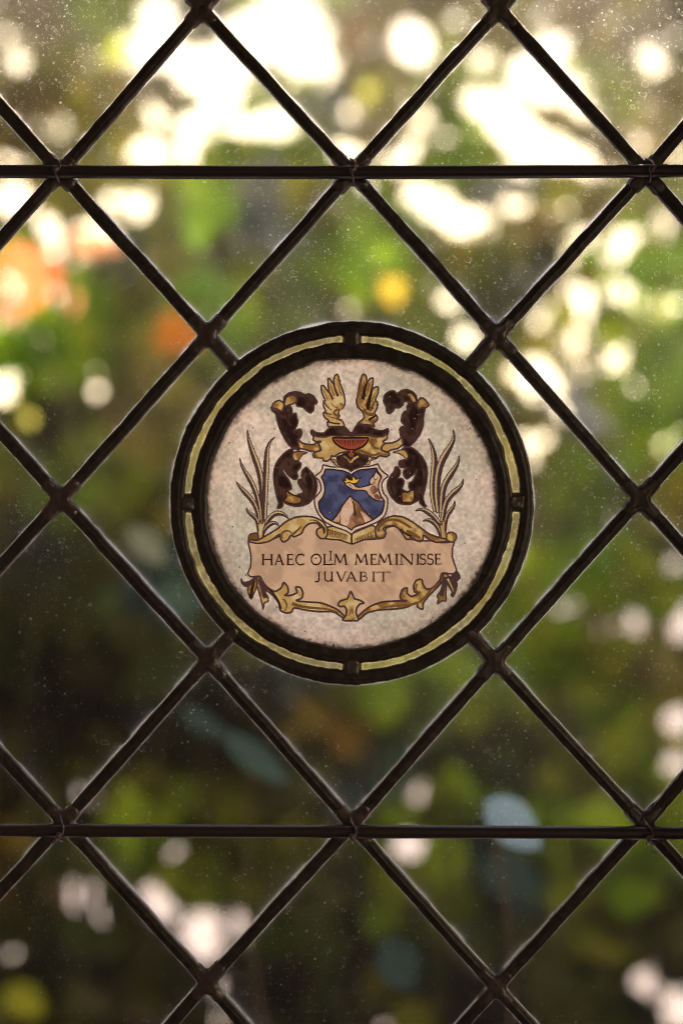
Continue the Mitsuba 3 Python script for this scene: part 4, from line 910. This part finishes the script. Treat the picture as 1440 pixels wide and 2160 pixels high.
for q in range(13):
    m = plant == q
    kk = used.get(names[q], 0); used[names[q]] = kk + 1
    key = names[q] + (f'_{kk:03d}' if kk else '')
    root[q] = key
    labels[key] = {'label': PLANTS[q], 'category': 'tree' if q < 3 else 'shrub'}
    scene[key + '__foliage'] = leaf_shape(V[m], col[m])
    labels[key + '__foliage'] = {'kind': 'stuff'}
    c = np.array([(c_[0], c_[1], c_[3]) for c_ in CL if c_[4] == q])
    st = []
    yb = c[:, 2].mean() + 0.12
    bx_ = (np.clip(c[:, 0].mean(), -100, 1540) - 720) * S * (D + yb) / D
    r = np.random.default_rng(400 + q)
    top = Z0 + (1080 - c[:, 1].mean()) * S * (D + yb) / D
    trunk = smooth_path([(bx_ + 0.05 * r.normal(), yb + 0.15, -0.2), (bx_ + 0.03 * r.normal(), yb + 0.12, (top - 0.2) / 2), (bx_, yb + 0.08, top)], 14)
    st.append(tube(trunk, np.linspace(0.022 if q > 2 else 0.05, 0.008, 14), 7))
    for c_ in c[::2]:
        e = np.array([(c_[0] - 720) * S * (D + c_[2]) / D, c_[2] + 0.1, Z0 + (1080 - c_[1]) * S * (D + c_[2]) / D])
        a = trunk[r.integers(6, 13)]
        uv_ = np.array([e[0], e[2]])
        st.append(tube(smooth_path([a, (a + e) / 2 + [0, 0.06, 0.04], e], 8), np.linspace(0.008, 0.003, 8), 5))
    scene[key + '__stem'] = mikit.ply(trimesh.util.concatenate(st), 'm_bark', smooth=60)


# single leaves that stand out: their own shapes
def big_leaf(px, py, y, L, W, ang, tilt, col, key, label=None, turn=0.0):
    k = (D + y) / D
    p = np.array([(px - 720) * S * k, y, Z0 + (1080 - py) * S * k])
    n = 11
    t = np.linspace(0, 1, n)
    w = W / 2 * np.sin(np.pi * t ** 0.85) ** 0.75
    rowsV = []
    for s in (-1, -0.5, 0, 0.5, 1):
        rowsV.append(np.stack([(t - 0.5) * L, s * w, 0.10 * W * abs(s) - 0.18 * L * (t - 0.4) ** 2], 1))
    v = np.stack(rowsV, 1)
    ca, sa = math.cos(math.radians(ang)), math.sin(math.radians(ang))
    ex = np.array([ca, 0, -sa]); ey = np.array([sa, 0, ca]); ez = np.array([0, -1.0, 0])
    ct, st_ = math.cos(math.radians(tilt)), math.sin(math.radians(tilt))
    ey, ez = ct * ey + st_ * np.array([0, 1, 0]), ct * ez + st_ * ey
    v = p + v[..., :1] * ex + v[..., 1:2] * ey + v[..., 2:] * ez
    F = []
    for i in range(n - 1):
        for j in range(4):
            a = i * 5 + j
            F += [(a, a + 5, a + 6), (a, a + 6, a + 1)]
    c = np.tile(np.array(col, float), (n * 5, 1)) * np.random.default_rng(int(px)).uniform(0.9, 1.1, (n * 5, 1))
    base = p - ex * L * 0.5                           # the stalk runs back and down into the plant
    stalk = tube(smooth_path([base, base + np.array([-0.02 * ca, 0.03, -0.25 * L]), base + np.array([-0.03 * ca, 0.08, -1.1 * L - 0.04])], 7), np.linspace(0.0012, 0.002, 7), 5)
    v = np.vstack([v.reshape(-1, 3), stalk.vertices])
    F = np.vstack([np.array(F), stalk.faces + n * 5])
    c = np.vstack([c, np.tile([0.10, 0.09, 0.04], (len(stalk.vertices), 1))])
    put(key, mikit.ply((v, F), 'm_leaf', smooth=True, color=c), label)


ORG, TEAL = 'orange_shrub', 'teal_leaved_plant'
labels[ORG] = {'label': 'shrub with glowing orange and peach leaves behind the panes just below the upper bar', 'category': 'shrub'}
for a in ((25, 550, 2.9, 0.12, 0.09, 10), (55, 560, 3.05, 0.16, 0.12, 30), (75, 600, 2.95, 0.15, 0.10, 120), (112, 575, 2.9, 0.10, 0.07, 80), (60, 640, 3.0, 0.10, 0.06, 60), (145, 640, 2.9, 0.08, 0.05, 100), (18, 655, 2.9, 0.09, 0.06, 60), (200, 515, 3.0, 0.15, 0.07, 5)):
    big_leaf(*a, 15, (0.92, 0.40, 0.18), ORG + '__leaf')
for a in ((372, 690, 1.5, 0.055, 0.05, 30), (345, 720, 1.55, 0.05, 0.035, 80), (395, 720, 1.5, 0.05, 0.04, 150)):  # added leaves that stand in for an orange lens flare
    big_leaf(*a, 10, (0.97, 0.36, 0.02), root[3] + '__flare_leaf', 'added orange leaf imitating lens flare, behind the left shoulder of the lead ring')
scene[ORG + '__stem'] = mikit.ply(tube(smooth_path([(-0.85, 3.05, -0.2), (-0.75, 3.0, 0.9), (-0.62, 2.95, 2.2)], 12), 0.012), 'm_bark', smooth=60)
labels[TEAL] = {'label': 'plant with large teal leaves, one painted with blue sky sheen, close outside, near the lower bar', 'category': 'plant'}
for a in ((1080, 1740, 0.45, 0.062, 0.040, 40, 30, (0.21, 0.34, 0.48), 'leaf with sky sheen painted pale blue, behind the lower bar, right of the middle'), (540, 1600, 0.7, 0.088, 0.028, 38, 20, (0.055, 0.105, 0.10), 'dark teal leaf under the round panel, left of the middle'), (430, 1525, 0.75, 0.06, 0.022, 30, 20, (0.045, 0.08, 0.075), None),  # first leaf: the sky reflection is put into its blue colour
          (1075, 1850, 0.8, 0.075, 0.05, 20, 15, (0.028, 0.055, 0.050), None), (840, 2035, 0.7, 0.06, 0.045, 60, 20, (0.030, 0.060, 0.060), None), (310, 1150, 0.9, 0.06, 0.032, 45, 20, (0.22, 0.27, 0.20), None)):
    big_leaf(*a[:8], TEAL + '__leaf', a[8])
st = [tube(smooth_path([(0.1, 0.85, -0.2), (0.12, 0.85, 0.5), (0.16, 0.6, 1.0), (0.13, 0.46, 1.23)], 16), np.linspace(0.006, 0.002, 16), 6), tube(smooth_path([(0.1, 0.85, -0.2), (0.0, 0.85, 0.6), (-0.1, 0.78, 1.05), (-0.09, 0.71, 1.24)], 16), np.linspace(0.006, 0.002, 16), 6)]
scene[TEAL + '__stem'] = mikit.ply(trimesh.util.concatenate(st), 'm_bark', smooth=60)
for q, a in ((4, (828, 612, 3.0, 0.13, 0.12, 20, 10, (0.85, 0.66, 0.06))), (4, (848, 645, 3.1, 0.10, 0.07, 60, 10, (0.8, 0.6, 0.10))), (1, (780, 196, 3.0, 0.12, 0.11, 0, 0, (0.70, 0.78, 0.12))), (5, (55, 880, 3.0, 0.15, 0.11, 70, 10, (0.72, 0.75, 0.16))),
             (2, (1275, 95, 3.0, 0.14, 0.12, 30, 10, (0.85, 0.9, 0.55))), (0, (240, 105, 3.0, 0.14, 0.08, 10, 10, (0.65, 0.78, 0.12))), (10, (55, 2110, 1.4, 0.07, 0.05, 30, 10, (0.45, 0.50, 0.04))), (7, (1390, 660, 3.0, 0.08, 0.07, 30, 10, (0.85, 0.9, 0.5)))):
    big_leaf(*a, root[q] + '__yellow_leaf', 'yellow leaf lit through by the sun')
big_leaf(1235, 870, 1.3, 0.10, 0.028, 30, 35, (0.42, 0.47, 0.52), root[7] + '__grey_leaf', 'pale blue grey leaf')
